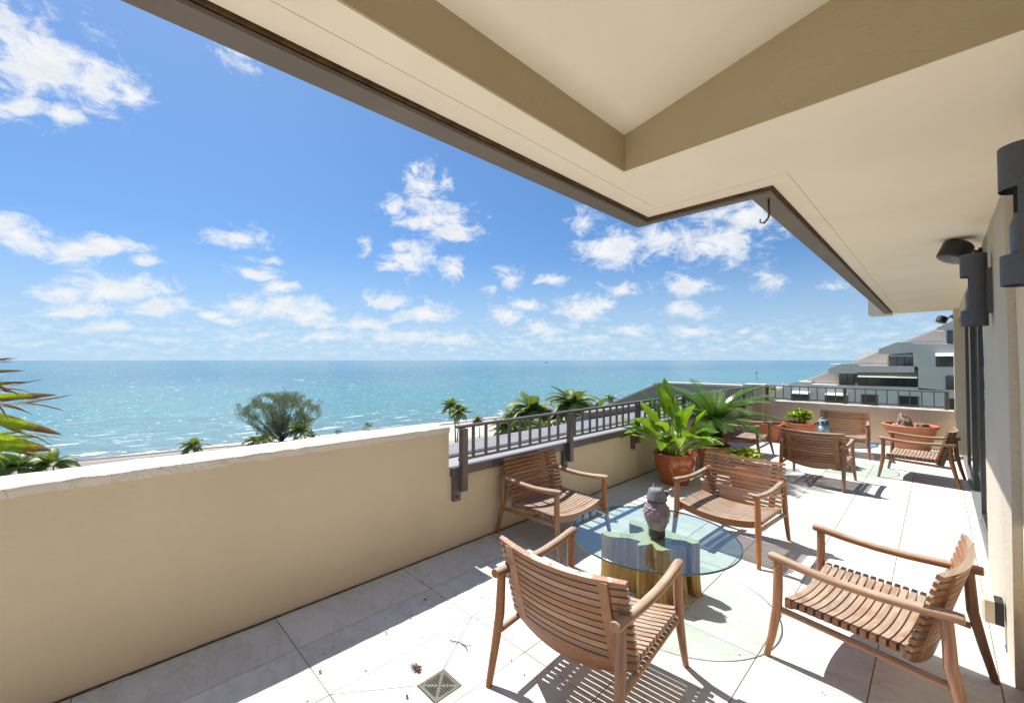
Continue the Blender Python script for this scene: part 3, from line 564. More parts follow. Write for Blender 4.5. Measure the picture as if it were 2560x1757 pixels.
# ------------------------------------------------------------------ roof canopy overhead
def canopy():
    t = thing('roof_canopy', 'cream plastered roof canopy with a recessed ceiling panel overhead', 'roof'); b = lambda *a: MB().box(*a)
    zb, zt = 2.53, 2.56; g = .0025
    # border strips outside the scored joint, then the inner field
    b(-1.26, -1.15 - g, -4.9, 2.33 + g, zb, zt).obj('soffit_panel', M['soffit'], t)
    b(-1.26, -.49 - g, 2.33 + g * 2, 2.445, zb, zt).obj('soffit_panel', M['soffit'], t)
    b(-.58, -.49 - g, 2.447, 10.9, zb, zt).obj('soffit_panel', M['soffit'], t)
    MB().prism([(-1.15, -4.9), (-1.036, -4.9), (-1.036, 1.772), (.7, 1.772), (.7, 10.9), (-.49, 10.9), (-.49, 2.33), (-1.15, 2.33)], zb, zt).obj('soffit_panel', M['soffit'], t)
    b(-1.30, -1.0365, -4.9, 2.46, zt + .001, 2.9).obj('slab', M['rust'], t); b(-1.035, .7, 1.776, 2.46, zt + .001, 3.3).obj('slab', M['rust'], t)
    b(-.62, .7, 2.461, 10.88, zt + .001, 2.9).obj('slab', M['rust'], t)
    # recess: upright faces in darker paint, ceiling rising to the right
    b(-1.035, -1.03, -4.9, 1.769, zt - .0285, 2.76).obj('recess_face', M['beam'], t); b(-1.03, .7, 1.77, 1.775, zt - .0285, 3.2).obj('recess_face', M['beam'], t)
    MB().prism([(-1.04, 2.70), (.75, 2.70 + 1.79 * .21), (.75, 3.25), (-1.04, 2.9)], -4.9, 1.769, 1).obj('recess_ceiling', M['soffit'], t)
    b(-1.35, 4.6, -4.9, 2.53, 3.32, 3.45).obj('roof_deck', M['concrete'], t); b(-.66, 4.6, 2.531, 11.2, 3.32, 3.45).obj('roof_deck', M['concrete'], t)
    b(-1.36, -1.31, -4.9, 2.498, 2.5165, 3.3).obj('fascia', M['concrete'], t); b(-.685, -.63, 2.502, 10.9, 2.5165, 3.3).obj('fascia', M['concrete'], t); b(-1.309, -.686, 2.47, 2.498, 2.5175, 3.3).obj('fascia', M['concrete'], t)
    # drip flashing under the edge
    b(-1.365, -1.272, -4.9, 2.50, 2.50, 2.515).obj('drip_edge', M['drip'], t); b(-1.2715, -.6905, 2.4575, 2.50, 2.501, 2.516).obj('drip_edge', M['drip'], t)
    for ya, yb in ((2.4575, 4.62), (4.625, 7.9), (7.905, 10.42)): b(-.69, -.592, ya, yb, 2.50, 2.515).obj('drip_edge', M['drip'], t)
    b(-1.272, -1.262, -4.9, 2.45, 2.518, 2.56).obj('rust_joint', M['rust'], t); b(-1.262, -.585, 2.447, 2.457, 2.518, 2.56).obj('rust_joint', M['rust'], t); b(-.592, -.582, 2.457, 10.4, 2.518, 2.56).obj('rust_joint', M['rust'], t)
    b(-.92, -.60, 10.42, 10.9, 2.49, 2.86).obj('end_block', M['cap'], t)
    h = MB().tube([(0, 0, 0), (0, 0, -.05), (.004, -.004, -.075), (-.004, .004, -.1), (-.03, .03, -.115), (-.055, .055, -.1), (-.058, .058, -.082)], .0055, 6).obj('hook', M['steel'], loc=(-.625, 2.55, 2.50), smooth=True)
    tag(h, 'small rusty metal hook hanging from the inner corner of the roof edge', 'hook')
canopy()

# ------------------------------------------------------------------ building wall, doors
def building():
    t = thing('building_wall', 'cream stucco building wall and pier on the right beside the sliding doors', 'wall', (.5, 4, 0)); o = Vector((-.5, -4, 0))
    rough_bar(.283, .7, -4.9, 3.3, -.3, 2.6, seed=11, amp=.006, step=.08).obj('wall_body', M['wall'], t, smooth=True, angle=50, loc=o)
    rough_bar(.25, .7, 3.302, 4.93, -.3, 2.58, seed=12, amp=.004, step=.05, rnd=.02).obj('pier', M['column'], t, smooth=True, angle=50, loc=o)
    MB().box(.2, .55, 10.62, 11.12, -.3, 2.528).obj('end_jamb', M['wall'], t, loc=o)
    MB().box(.26, .7, 4.935, 10.615, 2.36, 2.528).obj('door_lintel', M['wall'], t, loc=o)
    for bx in ((4.2, 4.3, 3, 11.1, 0, 3.3), (.72, 4.19, 11.0, 11.12, 0, 3.3), (.72, 4.19, 3.2, 3.3, 0, 3.3)):
        MB().box(*bx).obj('interior_wall', M['room'], t, loc=o)
    MB().box(.72, 4.19, 3.31, 10.99, -.2, -.012).obj('interior_floor', M['tile'], t, loc=o)
    MB().box(.71, 4.3, 3.2, 11.1, 2.6, 2.7).obj('interior_ceiling', M['room'], t, loc=o)
    d = thing('sliding_door', 'dark framed glass sliding doors along the right wall', 'door', (.35, 7.75, 0)); o = Vector((-.35, -7.75, 0))
    MB().box(.262, .42, 4.94, 10.61, 0, .018).obj('track', M['alu'], d, loc=o)
    MB().box(.27, .42, 4.94, 10.61, 2.30, 2.358).obj('head_frame', M['frame'], d, loc=o)
    ys = [4.95, 6.36, 7.78, 9.2, 10.6]
    for k in range(4):
        x = .285 if k % 2 == 0 else .345; y0, y1 = ys[k], ys[k + 1] + (.05 if k < 3 else 0)
        f = MB()
        f.box(x, x + .045, y0, y0 + .075, .02, 2.298); f.box(x, x + .045, y1 - .075, y1, .02, 2.298)
        f.box(x + .002, x + .043, y0 + .075, y1 - .075, .02, .11); f.box(x + .002, x + .043, y0 + .075, y1 - .075, 2.23, 2.298)
        fo = f.obj('door_panel', M['frame'], d, loc=o)
        MB().box(x + .018, x + .026, y0 + .075, y1 - .075, .11, 2.23).obj('pane', M['pane'], fo)
    for (a, c) in ((5.1, 6.1), (9.3, 10.4)):  # pale cloth added behind the doors so the glass looks brighter
        cm = MB().grid(lambda u, v: (.52 + .03 * sin(u * 40), a + (c - a) * u, .03 + 2.3 * v), 60, 1).obj('fill_curtain', M['fill_curtain'], smooth=True)
        tag(cm, 'pale cloth added to brighten the %s end of the glass doors' % ('near' if a < 6 else 'far'), 'fill_curtain')
building()
def sconce(label, x, y, z0, z1):
    t = thing('wall_sconce', label, 'wall lamp', (x, y, z0), 0, 'charcoal wall sconces'); h = z1 - z0; r = .062
    mb = MB(); n = 32; zs = [0, .10, h - .145, h]
    cut = lambda k: abs(((k + .5) / n * 360 - 180 + 180) % 360 - 180) < 62       # window on the seaward side
    for ri, rr in ((0, r), (1, r - .004)):
        o0 = len(mb.v); mb.v += [(rr * cos(2 * pi * k / n), rr * sin(2 * pi * k / n), z) for z in zs for k in range(n)]
        for j in range(3):
            for k in range(n):
                if j == 1 and cut(k): continue
                mb.f.append((o0 + j * n + k, o0 + j * n + (k + 1) % n, o0 + (j + 1) * n + (k + 1) % n, o0 + (j + 1) * n + k))
    N = 4 * n
    for j in (0, 3):
        mb.f += [(j * n + k, j * n + (k + 1) % n, N + j * n + (k + 1) % n, N + j * n + k) for k in range(n)]
    mb.obj('shade', M['lamp'], t, smooth=True, angle=40)
    MB().lathe([(r - .006, h - .02), (r - .006, h - .012)], 24).obj('top_cap', M['lamp'], t)
    MB().lathe([(.035, .08), (.04, .12), (.04, .2), (.03, .24)], 20).obj('lens', M['lens'], t, smooth=True)
    MB().box(r - .01, .112, -.035, .035, .08, h - .1).obj('back_plate', M['lamp'], t)
sconce('large charcoal cylinder wall sconce nearest the camera at the right edge', .214, 2.19, 1.89, 2.355)
sconce('smaller looking charcoal cylinder wall sconce below the black floodlight', .17, 4.05, 1.86, 2.325)
def flood(label, c, wall, k=1.0):
    t = thing('floodlight', label, 'floodlight', wall, 0, 'black floodlights by the roof edge'); o = Vector(c) - Vector(wall)
    h = MB().lathe([(.02, .07), (.07, .068), (.084, .054), (.087, .05), (.087, -.052), (.08, -.058)], 28).obj('housing', M['black'], t, smooth=True, angle=22, loc=o); h.rotation_euler = (R(-14), R(22), 0); h.scale = (k, k, k)
    MB().lathe([(.081, -.058), (.06, -.064), (.01, -.067)], 24).obj('lens', M['lens'], h, smooth=True)
    MB().tube([o + Vector((.07 * k, .02, 0)), Vector((-.03, 0, .01)), Vector((0, 0, 0))], .012, 8).obj('arm', M['steel'], t)
    MB().lathe([(.035, 0), (.035, -.02)], 14).obj('base', M['steel'], t).rotation_euler = (0, R(90), 0)
flood('round black floodlight under the soffit above the smaller sconce', (.10, 4.50, 2.435), (.245, 4.72, 2.45))
flood('small dark floodlight beyond the far end of the roof', (.06, 11.35, 2.40), (.2, 11.12, 2.43), .9)
def outlet():
    t = thing('outlet_box', 'weathered beige outdoor outlet box low on the right wall pier', 'outlet', (.243, 3.72, .2))
    MB().box(-.035, 0, -.05, .05, -.065, .065, .004).obj('back_box', M['black'], t)
    c = MB().box(-.045, .045, -.055, .055, 0, .05, .012).obj('cover', M['beige'], t, loc=(-.036, 0, .0)); c.rotation_euler = (0, R(-90), 0)
    c.scale = (1.4, 1, 1)
outlet()

# ------------------------------------------------------------------ armchairs
ARM_GROUP = 'slatted teak armchairs on the terrace'
def slat_mesh(name, half, y0, y1, zt, zb, dish, axis, mat):
    """plank across the chair; sags by `dish` along z (seat) or bows back along -y (back)"""
    n = 12; vs = []
    for i in range(n + 1):
        x = -half + 2 * half * i / n; d = dish * (1 - (x / half) ** 2); e = .0025 if i in (0, n) else 0
        for y, z in ((y0 + e, zb + e), (y1 - e, zb + e), (y1 - e, zt - e), (y0 + e, zt - e)):
            vs.append((x, y, z - d) if axis == 'z' else (x, y - d, z))
    fs = [(i * 4 + k, i * 4 + (k + 1) % 4, i * 4 + 4 + (k + 1) % 4, i * 4 + 4 + k) for i in range(n) for k in range(4)] + [(3, 2, 1, 0), (n * 4, n * 4 + 1, n * 4 + 2, n * 4 + 3)]
    return MB().add(vs, fs).mesh(name, mat)
def make_chair():
    t = thing('armchair', '', 'armchair', (0, 0, 0), 0, ARM_GROUP)
    for s in (-1, 1):
        MB().tube([(s * .358, .357, 0), (s * .350, .332, .12), (s * .341, .308, .27), (s * .337, .304, .4), (s * .335, .303, .525)], [.016, .020, .0245, .024, .0225], 12).obj('leg', M['wz'], t, smooth=True, angle=50)
        MB().tube([(s * .346, -.437, 0), (s * .342, -.398, .16), (s * .338, -.362, .33), (s * .335, -.352, .53)], [.017, .021, .025, .022], 12).obj('leg', M['wz'], t, smooth=True, angle=50)
        ap = [(s * .334, .345, .548), (s * .335, .33, .548), (s * .336, .29, .545), (s * .338, .17, .531), (s * .338, .03, .523), (s * .337, -.12, .526), (s * .335, -.27, .538), (s * .334, -.38, .549), (s * .334, -.405, .551)]
        MB().tube(ap, [.022, .0275, .0275, .026, .025, .025, .026, .0275, .025], 14, flat=.85).obj('arm', M['wy'], t, smooth=True, angle=50)
        MB().tube([(s * .336, .30, .273), (s * .336, 0, .262), (s * .336, -.355, .25)], .0165, 10).obj('side_rail', M['wy'], t, smooth=True, angle=50)
        MB().box(s * .27 - .02, s * .27 + .02, -.20, .262, .283, .2945).obj('seat_strap', M['wy'], t)
        # strap up the rear of the back, following its rake
        x = s * .262; bow = .055 * (1 - (x / .355) ** 2)
        MB().prism([(-.218 - bow - .005, .285), (-.232 - bow - .005, .285), (-.352 - bow - .005, .70), (-.338 - bow - .005, .70)], x - .024, x + .024, 0).obj('back_strap', M['wz'], t)
    sm = slat_mesh('seat_slat', .35, -.0143, .0143, 0, -.036, .048, 'z', M['wx'])
    for k in range(1, 14): link('seat_slat', sm, t, (0, .2585 - .0362 * k, .345))
    link('seat_slat', slat_mesh('seat_slat', .335, -.017, .017, 0, -.055, .048, 'z', M['wx']), t, (0, .2585, .346))
    bm_ = slat_mesh('back_slat', .355, -.028, 0, .0143, -.0143, .055, 'y', M['wx'])
    n = 12; ra = atan2(.121, .424)
    for k in range(1, n):
        f = (k + .5) / n; link('back_slat', bm_, t, (0, -.205 - .121 * f, .30 + .424 * f), rot=(ra, 0, 0))
    lowm = slat_mesh('back_slat', .352, -.03, 0, .0155, -.022, .055, 'y', M['wx'])
    for v in lowm.vertices:                # deep bottom board with a curved lower edge
        if v.co.z < 0: v.co.z -= .062 * (1 - (v.co.x / .352) ** 2)
    link('back_slat', lowm, t, (0, -.205 - .121 * .5 / n, .30 + .424 * .5 / n), rot=(ra, 0, 0))
    return t
chairs = [
    ('teak slatted armchair in front seen from behind with peeling pale varnish on its top slat', (-1.306, 1.899, 4.35)),
    ('teak slatted armchair set against the parapet with railing shadow across its seat', (-2.527, 3.08, -91.8)),
    ('teak slatted armchair behind the near glass table facing the camera', (-1.35, 4.103, 176.8)),
    ('teak slatted armchair at lower right with sun bleached seat and dark shadow beneath', (-.295, 2.996, 82.5)),
    ('teak slatted armchair in the far group with its back to the camera', (-1.18, 7.047, -1.2)),
    ('teak slatted armchair beside the glass doors in front of the wide terracotta bowl', (-.229, 8.199, 85.1)),
    ('teak slatted armchair at the far end wall behind the blue owl figurine', (-1.195, 9.397, 184)),
    ('teak slatted armchair half hidden under the sago palm fronds', (-2.406, 8.098, -90.8))]
proto = make_chair()
for i, (lab, (x, y, a)) in enumerate(chairs):
    if i == 0: proto.location = (x, y, 0); proto.rotation_euler = (0, 0, R(a)); proto['label'] = lab; first = proto
    else: copy_thing(proto, lab, (x, y, 0), R(a))
tops = [c for c in kids(first) if c.name.startswith('back_slat')]
pl = max(tops, key=lambda c: c.location.z); pm = pl.data.copy(); pm.materials[0] = M['peel']; pl.data = pm
pl['label'] = 'top slat with peeling whitish varnish'
MB().box(-.02, .02, -.003, 0, -.007, .007).obj('maker_plate', M['alu'], first, loc=(.215, -.255, .306)).rotation_euler = (ra_ := atan2(.121, .424), 0, R(-11))

# ------------------------------------------------------------------ glass tables on stumps
def make_table(label, loc):
    t = thing('side_table', label, 'table', loc, 0, 'round glass tables on stump bases')
    gl = MB().lathe([(.576, .375), (.576, .387)], 96).obj('glass_top', M['glass'], t)
    MB().lathe([(.577, .3745), (.581, .3765), (.581, .3855), (.577, .3875)], 96, cap=False).obj('glass_edge', M['glass_edge'], gl, smooth=True)
    def ring(k, z, j):
        n = len(STUMP); out = []
        for i in range(n):
            for f in (0, .25, .5, .75):
                a, b = STUMP[i], STUMP[(i + 1) % n]; x = a[0] + (b[0] - a[0]) * f; y = a[1] + (b[1] - a[1]) * f
                q = noise.noise(Vector((x * 14, y * 14, z * 2.2))) * j + noise.noise(Vector((x * 60, y * 60, z * 1.2))) * .022; out.append((x * (k + q), y * (k + q), z))
        return out
    mb = MB(); zs = [0, .03, .1, .2, .29, .345, .366]; ks = [1.07, 1.03, 1.0, .985, .99, 1.0, .985]
    for k, z in zip(ks, zs): mb.v += ring(k, z, .05)
    m = len(STUMP) * 4
    mb.f = [(j * m + i, j * m + (i + 1) % m, (j + 1) * m + (i + 1) % m, (j + 1) * m + i) for j in range(len(zs) - 1) for i in range(m)]
    mb.obj('stump_base', M['stump'], t, smooth=True, angle=28)
    tp = MB(); tp.v = ring(.987, .3675, .05); tp.f = [tuple(range(m))]
    me = tp.mesh('cut_top', M['stump_top']); bm = bmesh.new(); bm.from_mesh(me); bmesh.ops.triangulate(bm, faces=bm.faces); bm.to_mesh(me); bm.free()
    link('cut_top', me, t)
    return t
table = make_table('round glass table on a stripped stump in front, carrying the purple owl', (-1.475, 2.885, 0))
copy_thing(table, 'round glass table in the far group carrying the blue owl', (-1.21, 8.22, 0), R(70))

# ------------------------------------------------------------------ owls
def owl(name, label, loc, rz, s, body, head, base, eyes=None, wings=None):
    t = thing(name, label, 'owl figurine', loc, rz); n, m = 72, 84
    def pr(z): # radius over height 0..1
        pts = [(0, .052), (.05, .056), (.16, .056), (.3, .068), (.5, .086), (.66, .094), (.8, .086), (.9, .066), (1, .05)]
        for (a, ra), (b, rb) in zip(pts, pts[1:]):
            if z <= b: f = (z - a) / (b - a); f = f * f * (3 - 2 * f); return ra + (rb - ra) * f
        return .05
    mb = MB()
    for j in range(m + 1):
        z = j / m
        for i in range(n):
            th = 2 * pi * i / n; r = pr(z)
            if z > .2:
                row = z * 13; ri = math.floor(row); fv = row - ri; u = (i / n * 13 + .5 * (ri % 2)) % 1
                r += (.012 * (1 - (2 * u - 1) ** 2) * (1 - fv) + .003 * noise.noise(Vector((cos(th) * 6, sin(th) * 6, z * 20)))) * min(1, (z - .2) * 6) * (1 if not wings else .25)
            mb.v.append((r * cos(th), r * sin(th) * .92, z * .275))
    mb.f = [(j * n + i, j * n + (i + 1) % n, (j + 1) * n + (i + 1) % n, (j + 1) * n + i) for j in range(m) for i in range(n)] + [tuple(m * n + i for i in range(n))]
    mb.obj('body', body, t, smooth=True).scale = (s, s, s)
    MB().lathe([(.056, -.001), (.060, .004), (.060, .03), (.058, .06)], 32).obj('base', base, t, smooth=True, angle=40).scale = (s, s, s)
    hb = MB(); hp = [(.064, 0), (.074, .005), (.07, .03), (.061, .06), (.054, .078), (.046, .084), (.02, .085)]; k = 48
    for j, (r, z) in enumerate(hp):
        for i in range(k):
            th = 2 * pi * i / k; f = max(0, -sin(th)); rr = r * (1 + .12 * f ** 3 * (1 - z / .1)) + .0012 * sin(z * 500)
            hb.v.append((rr * cos(th), rr * sin(th), z - .012 * f * (1 - z / .1)))
    hb.f = [(j * k + i, j * k + (i + 1) % k, (j + 1) * k + (i + 1) % k, (j + 1) * k + i) for j in range(len(hp) - 1) for i in range(k)] + [tuple((len(hp) - 1) * k + i for i in range(k)), tuple(range(k - 1, -1, -1))]
    h = hb.obj('head', head, t, smooth=True, angle=50, loc=(0, 0, .27 * s)); h.scale = (s, s, s)
    for sx in (-1, 1):
        MB().tube([(sx * .038, -.008, .066), (sx * .044, -.014, .09), (sx * .047, -.016, .11)], [.014, .009, .0015], 8).obj('ear_tuft', head, h, smooth=True)
        e = MB().lathe([(.022, 0), (.022, .004), (.012, .009)], 20).obj('eye', eyes or base, h, smooth=True, angle=40, loc=(sx * .026, -.07, .04)); e.rotation_euler = (R(90), 0, R(sx * 14))
        if wings:
            MB().grid(lambda u, v: ((.095 + .012 * sin(u * pi)) * cos((sx > 0 and -.55 or pi + .55) + sx * (u * 1.5) + 0) , (.09 + .01 * sin(u * pi)) * sin((sx > 0 and -.55 or pi + .55) + sx * (u * 1.5)), .07 + .17 * v - .03 * (2 * u - 1) ** 2), 10, 8).obj('wing', wings, t, smooth=True).scale = (s, s, s)
    MB().tube([(0, -.072, .035), (0, -.087, .022), (0, -.085, .008)], [.009, .007, .001], 8).obj('beak', base, h, smooth=True)
    return t
owl('owl_figurine', 'purple grey carved stone owl with scaly feathers on the near glass table', (-1.43, 2.87, .388), R(160), .95, M['owl'], M['owl_head'], M['owl_dark'])
owl('owl_figurine', 'glossy blue and white ceramic owl on the far glass table', (-1.27, 8.16, .388), R(8), .9, M['glaze'], M['glaze_blue'], M['glaze_dark'], M['glaze_dark'], M['glaze_blue'])

# ------------------------------------------------------------------ planting
rg = random.Random(11)
def pot(t, prof, mat, soil_z, soil_r, n=48, name='pot'):
    MB().lathe(prof, n, cap=False).obj(name, mat, t, smooth=True, angle=40)
    MB().lathe([(soil_r, soil_z - .01), (soil_r * .6, soil_z + .01), (.01, soil_z + .015)], 24).obj('soil', M['soil'], t, smooth=True)
def leaf_geo(mb, base, d0, L, W, up, droop, fold=.25, n=9, pet=0, pet_r=.006, twist=0, tips=None, shape=.8):
    """blade growing from base along d0, drooping; folded on its midrib"""
    d = Vector(d0).normalized(); side = d.cross(Vector((0, 0, 1)))
    side = side.normalized() if side.length > .05 else Vector((1, 0, 0))
    side = Matrix.Rotation(twist, 3, d) @ side; p = Vector(base); pts = []
    for i in range(n + 1):
        f = i / n; w = W * .5 * (sin(pi * min(1, f ** shape * .96 + .035)) ** .8); nr = side.cross(d).normalized()
        pts.append((p.copy(), side.copy(), nr.copy(), w)); p = p + d * L / n
        ax = Vector((0, 0, 1)).cross(d)
        if ax.length > .02: d = Matrix.Rotation(droop / n * (.4 + 1.2 * f), 3, ax.normalized()) @ d
        side = (side - d * side.dot(d)).normalized()
    o = len(mb.v); rp = .012 * W * 10
    for i, (p, s, nr, w) in enumerate(pts):
        wv = sin(i * 2.1 + twist * 9) * w * .10
        for k in (-1, -.5, 0, .5, 1): mb.v.append(tuple(p + s * w * k + nr * (abs(k) * w * fold + wv * k * abs(k))))
        if tips is not None: tips += [i / n] * 5
    for i in range(n):
        for k in range(4): a = o + i * 5 + k; mb.f.append((a, a + 1, a + 6, a + 5))
    return p
def broad_plant():
    t = thing('potted_plant', 'tall broad leaved green plant in a glossy terracotta pot by the parapet', 'potted plant', (-2.5, 5.55, 0))
    pot(t, [(.155, 0), (.165, .01), (.2, .09), (.242, .2), (.262, .29), (.262, .34), (.258, .372), (.276, .385), (.285, .4), (.28, .412), (.262, .414), (.25, .40), (.245, .35)], M['terracotta'], .375, .245)
    rl = random.Random(5)
    spec = []
    for i in range(40):
        spec.append((i * 2.39996 + rl.uniform(-.3, .3), rl.random() ** .8))
    spec += [(R(225), 1.05), (R(215), .85), (R(240), .9), (R(40), .95), (R(55), .8), (R(-60), .9)]
    for a, ring in spec:
        lean = .10 + ring * .78; L = rl.uniform(.32, .47); W = L * rl.uniform(.36, .48); stalk = rl.uniform(.28, .5) * (1.08 - .3 * ring) + (.06 if ring < .3 else 0)
        b = Vector((cos(a) * rl.uniform(.02, .13), sin(a) * rl.uniform(.02, .13), .38)); d = Vector((cos(a) * sin(lean), sin(a) * sin(lean), cos(lean)))
        if cos(a - R(45)) > .45: L *= .85; W *= .85; stalk *= .72
        mid = b + d * stalk * .55 + Vector((0, 0, .02)); e = b + d * stalk + Vector((cos(a), sin(a), -.3)) * stalk * .12 * ring
        mb = MB(); mb.tube([b, mid, e], [.009, .007, .005], 6, cap=False).obj('stalk', M['stem'], t, smooth=True)
        mb = MB(); leaf_geo(mb, e, (e - mid), L, W, 0, rl.uniform(.35, 1.25) * (.45 + ring), rl.uniform(.12, .4), twist=rl.uniform(-.6, .6))
        mb.obj('leaf', M['leaf'], t, smooth=True)
broad_plant()
def frond_mesh(name, L, arch, n=34, ll=.16, lw=.011, vee=.5, mat=None, droop=.6, rise=0):
    """feather frond along +x, arching down; leaflets in pairs on the rachis"""
    mb = MB(); p = Vector((0, 0, 0)); ang = rise; pts = []
    for i in range(n + 1):
        pts.append((p.copy(), ang)); p = p + Vector((cos(ang), 0, sin(ang))) * L / n; ang -= arch / n
    mb.tube([q for q, a in pts[::3]], [.012 * L * (1 - .8 * i / (n / 3)) + .0015 for i in range(len(pts[::3]))], 5, cap=False)
    for i, (q, a) in enumerate(pts):
        f = i / n
        if f < .06: continue
        l = ll * (sin(pi * min(1, f * .86 + .12)) ** .6); fw = Vector((cos(a), 0, sin(a))); upv = Vector((-sin(a), 0, cos(a)))
        for s in (-1, 1):
            d = (Vector((0, s, 0)) * .9 + fw * (.45 + .5 * f) + upv * vee).normalized(); w = fw * lw * (1.2 - .5 * f)
            a0 = q; a1 = q + d * l * .55; d2 = (d + Vector((0, 0, -droop))).normalized(); a2 = a1 + d2 * l * .5
            o = len(mb.v); mb.v += [tuple(v) for v in (a0 - w * .5, a0 + w * .5, a1 + w, a1 - w * .6, a2)]
            mb.f += [(o, o + 1, o + 2, o + 3), (o + 3, o + 2, o + 4)]
    me = bpy.data.meshes.new(name); me.from_pydata(mb.v, [], mb.f); me.materials.append(mat)
    return me
def sago():
    t = thing('sago_palm', 'dark trunked sago palm with stiff arching fronds in a terracotta pot', 'potted plant', (-2.43, 6.72, 0))
    pot(t, [(.17, 0), (.18, .02), (.215, .2), (.235, .3), (.25, .315), (.25, .35), (.235, .36), (.225, .34)], M['clay'], .335, .225)
    mb = MB(); mb.grid(lambda u, v: ((.128 + .014 * noise.noise(Vector((cos(u * 2 * pi) * 5, sin(u * 2 * pi) * 5, v * 9))) + .012 * sin(v * 40 + u * 12) - .03 * max(0, v - .75) * 3) * cos(u * 2 * pi),
                                     (.128 + .014 * noise.noise(Vector((cos(u * 2 * pi) * 5, sin(u * 2 * pi) * 5, v * 9))) + .012 * sin(v * 40 + u * 12) - .03 * max(0, v - .75) * 3) * sin(u * 2 * pi), .33 + .34 * v), 40, 24)
    mb.obj('trunk', M['bark'], t, smooth=True)
    ms = [frond_mesh('frond', rl, ar, 46, .17, .011, .3, M['sago'], .3) for rl, ar in ((1.05, 1.15), (.98, .95), (.9, 1.35))]
    for i in range(34):
        a = i * 2.39996; el = R(72 - 46 * (i / 33) + rg.uniform(-6, 6))
        if -2.6 < ((a + pi) % (2 * pi) - pi) < -1.9 and i > 12: a += 1.2
        link('frond', ms[i % 3], t, (.05 * cos(a), .05 * sin(a), .65), rot=(0, -el, a))
    mn = frond_mesh('frond', .56, .2, 26, .05, .008, 1.6, M['sago_new'], -.2)
    for i in range(9):
        a = i * 2.4; link('new_frond', mn, t, (.03 * cos(a), .03 * sin(a), .66), rot=(0, -R(rg.uniform(74, 86)), a))
sago()
def bushy(name, label, loc, prof, mat, soil, r, h, nleaf, scale=.1, square=0):
    t = thing(name, label, 'potted plant', loc, square and R(2))
    pot(t, prof, mat, soil, prof[-1][0] * .97, 4 if square else 40)
    rl = random.Random(int(loc[1] * 100)); mb = MB(); st = MB()
    for i in range(int(nleaf / 7)):
        a = rl.uniform(0, 2 * pi); q = sqrt(rl.random()) * r; c = Vector((cos(a) * q, sin(a) * q, soil + h * rl.uniform(.45, 1) * (1 - .3 * q / r)))
        st.tube([(c.x * .5, c.y * .5, soil), c], [.006, .003], 5)
        for k in range(7):
            b = k * 2.4 + rl.random(); e = rl.uniform(.1, 1.1); d = Vector((cos(b) * cos(e), sin(b) * cos(e), sin(e))); L = scale * rl.uniform(.75, 1.25)
            leaf_geo(mb, c - Vector((0, 0, .01 * k)), d, L, L * .5, 0, .7, .25, 4, twist=rl.uniform(-.4, .4))
    mb.obj('foliage', M['croton'], t, smooth=True, kind='stuff'); st.obj('stems', M['stem'], t, kind='stuff')
    return t
CL = lambda r, h, b=.72: [(r * b, 0), (r * b * 1.03, .01), (r * .93, h * .75), (r * .95, h * .8), (r, h * .82), (r * 1.02, h), (r * .95, h + .004), (r * .92, h * .85)]
bushy('potted_plant', 'lime leaved croton in a round terracotta planter beside the end wall', (-2.0, 10.22, 0), CL(.30, .37), M['clay'], .33, .22, .34, 190, .11)
b3 = bushy('potted_plant', 'low bowl of variegated lime foliage on the floor behind the middle armchair', (-1.80, 6.02, 0), CL(.2, .28), M['clay'], .25, .2, .24, 130, .11)
tg = thing('planter', 'square terracotta planter on the floor behind the armchair under the sago palm', 'planter', (-2.5, 9.9, 0))
MB().lathe([(.30, 0), (.36, .30), (.385, .305), (.385, .345), (.345, .345), (.34, .30)], 4, cap=False).obj('pot', M['clay'], tg); kids(tg)[0].rotation_euler = (0, 0, R(45))
MB().box(-.22, .22, -.22, .22, .25, .30).obj('soil', M['soil'], tg)
def bowl():
    t = thing('planter_bowl', 'wide terracotta bowl holding a dry stump, pebbles and a coiled hose', 'planter', (-.37, 10.36, 0))
    pot(t, [(.23, 0), (.24, .01), (.29, .2), (.315, .33), (.33, .34), (.345, .42), (.375, .455), (.385, .48), (.375, .495), (.345, .495), (.33, .46)], M['clay'], .45, .33)
    rl = random.Random(2); pb = MB()
    for i in range(60):
        a = rl.uniform(0, 6.28); q = sqrt(rl.random()) * .3; s = rl.uniform(.012, .03)
        pb.lathe([(s * .5, -s * .3), (s, 0), (s * .6, s * .45)], 6, (cos(a) * q, sin(a) * q, .465))
    pb.obj('pebbles', M['pebble'], t, smooth=True, kind='stuff')
    s = tag(MB().grid(lambda u, v: ((.10 - .075 * v * v + .03 * noise.noise(Vector((cos(u * 6.283) * 3, sin(u * 6.283) * 3, v * 4)))) * cos(u * 6.283) - .05 * v, (.10 - .075 * v * v + .03 * noise.noise(Vector((cos(u * 6.283) * 3 + 9, sin(u * 6.283) * 3, v * 4)))) * sin(u * 6.283), .02 + .24 * v), 30, 16).obj('dry_stump', M['rock'], loc=(-.42, 10.36, .445)), 'gnarled dry plant stump sitting in the wide terracotta bowl', 'stump')
    hb = MB(); hb.tube([(.085 * cos(a / 8 * pi) * (1 - a * .004), .085 * sin(a / 8 * pi) * (1 - a * .004), .0007 * a) for a in range(52)], .011, 7)
    tag(hb.obj('hose_coil', M['hose'], smooth=True, loc=(-.20, 10.30, .475)), 'coiled dark hose lying in the wide terracotta bowl', 'hose')
bowl()

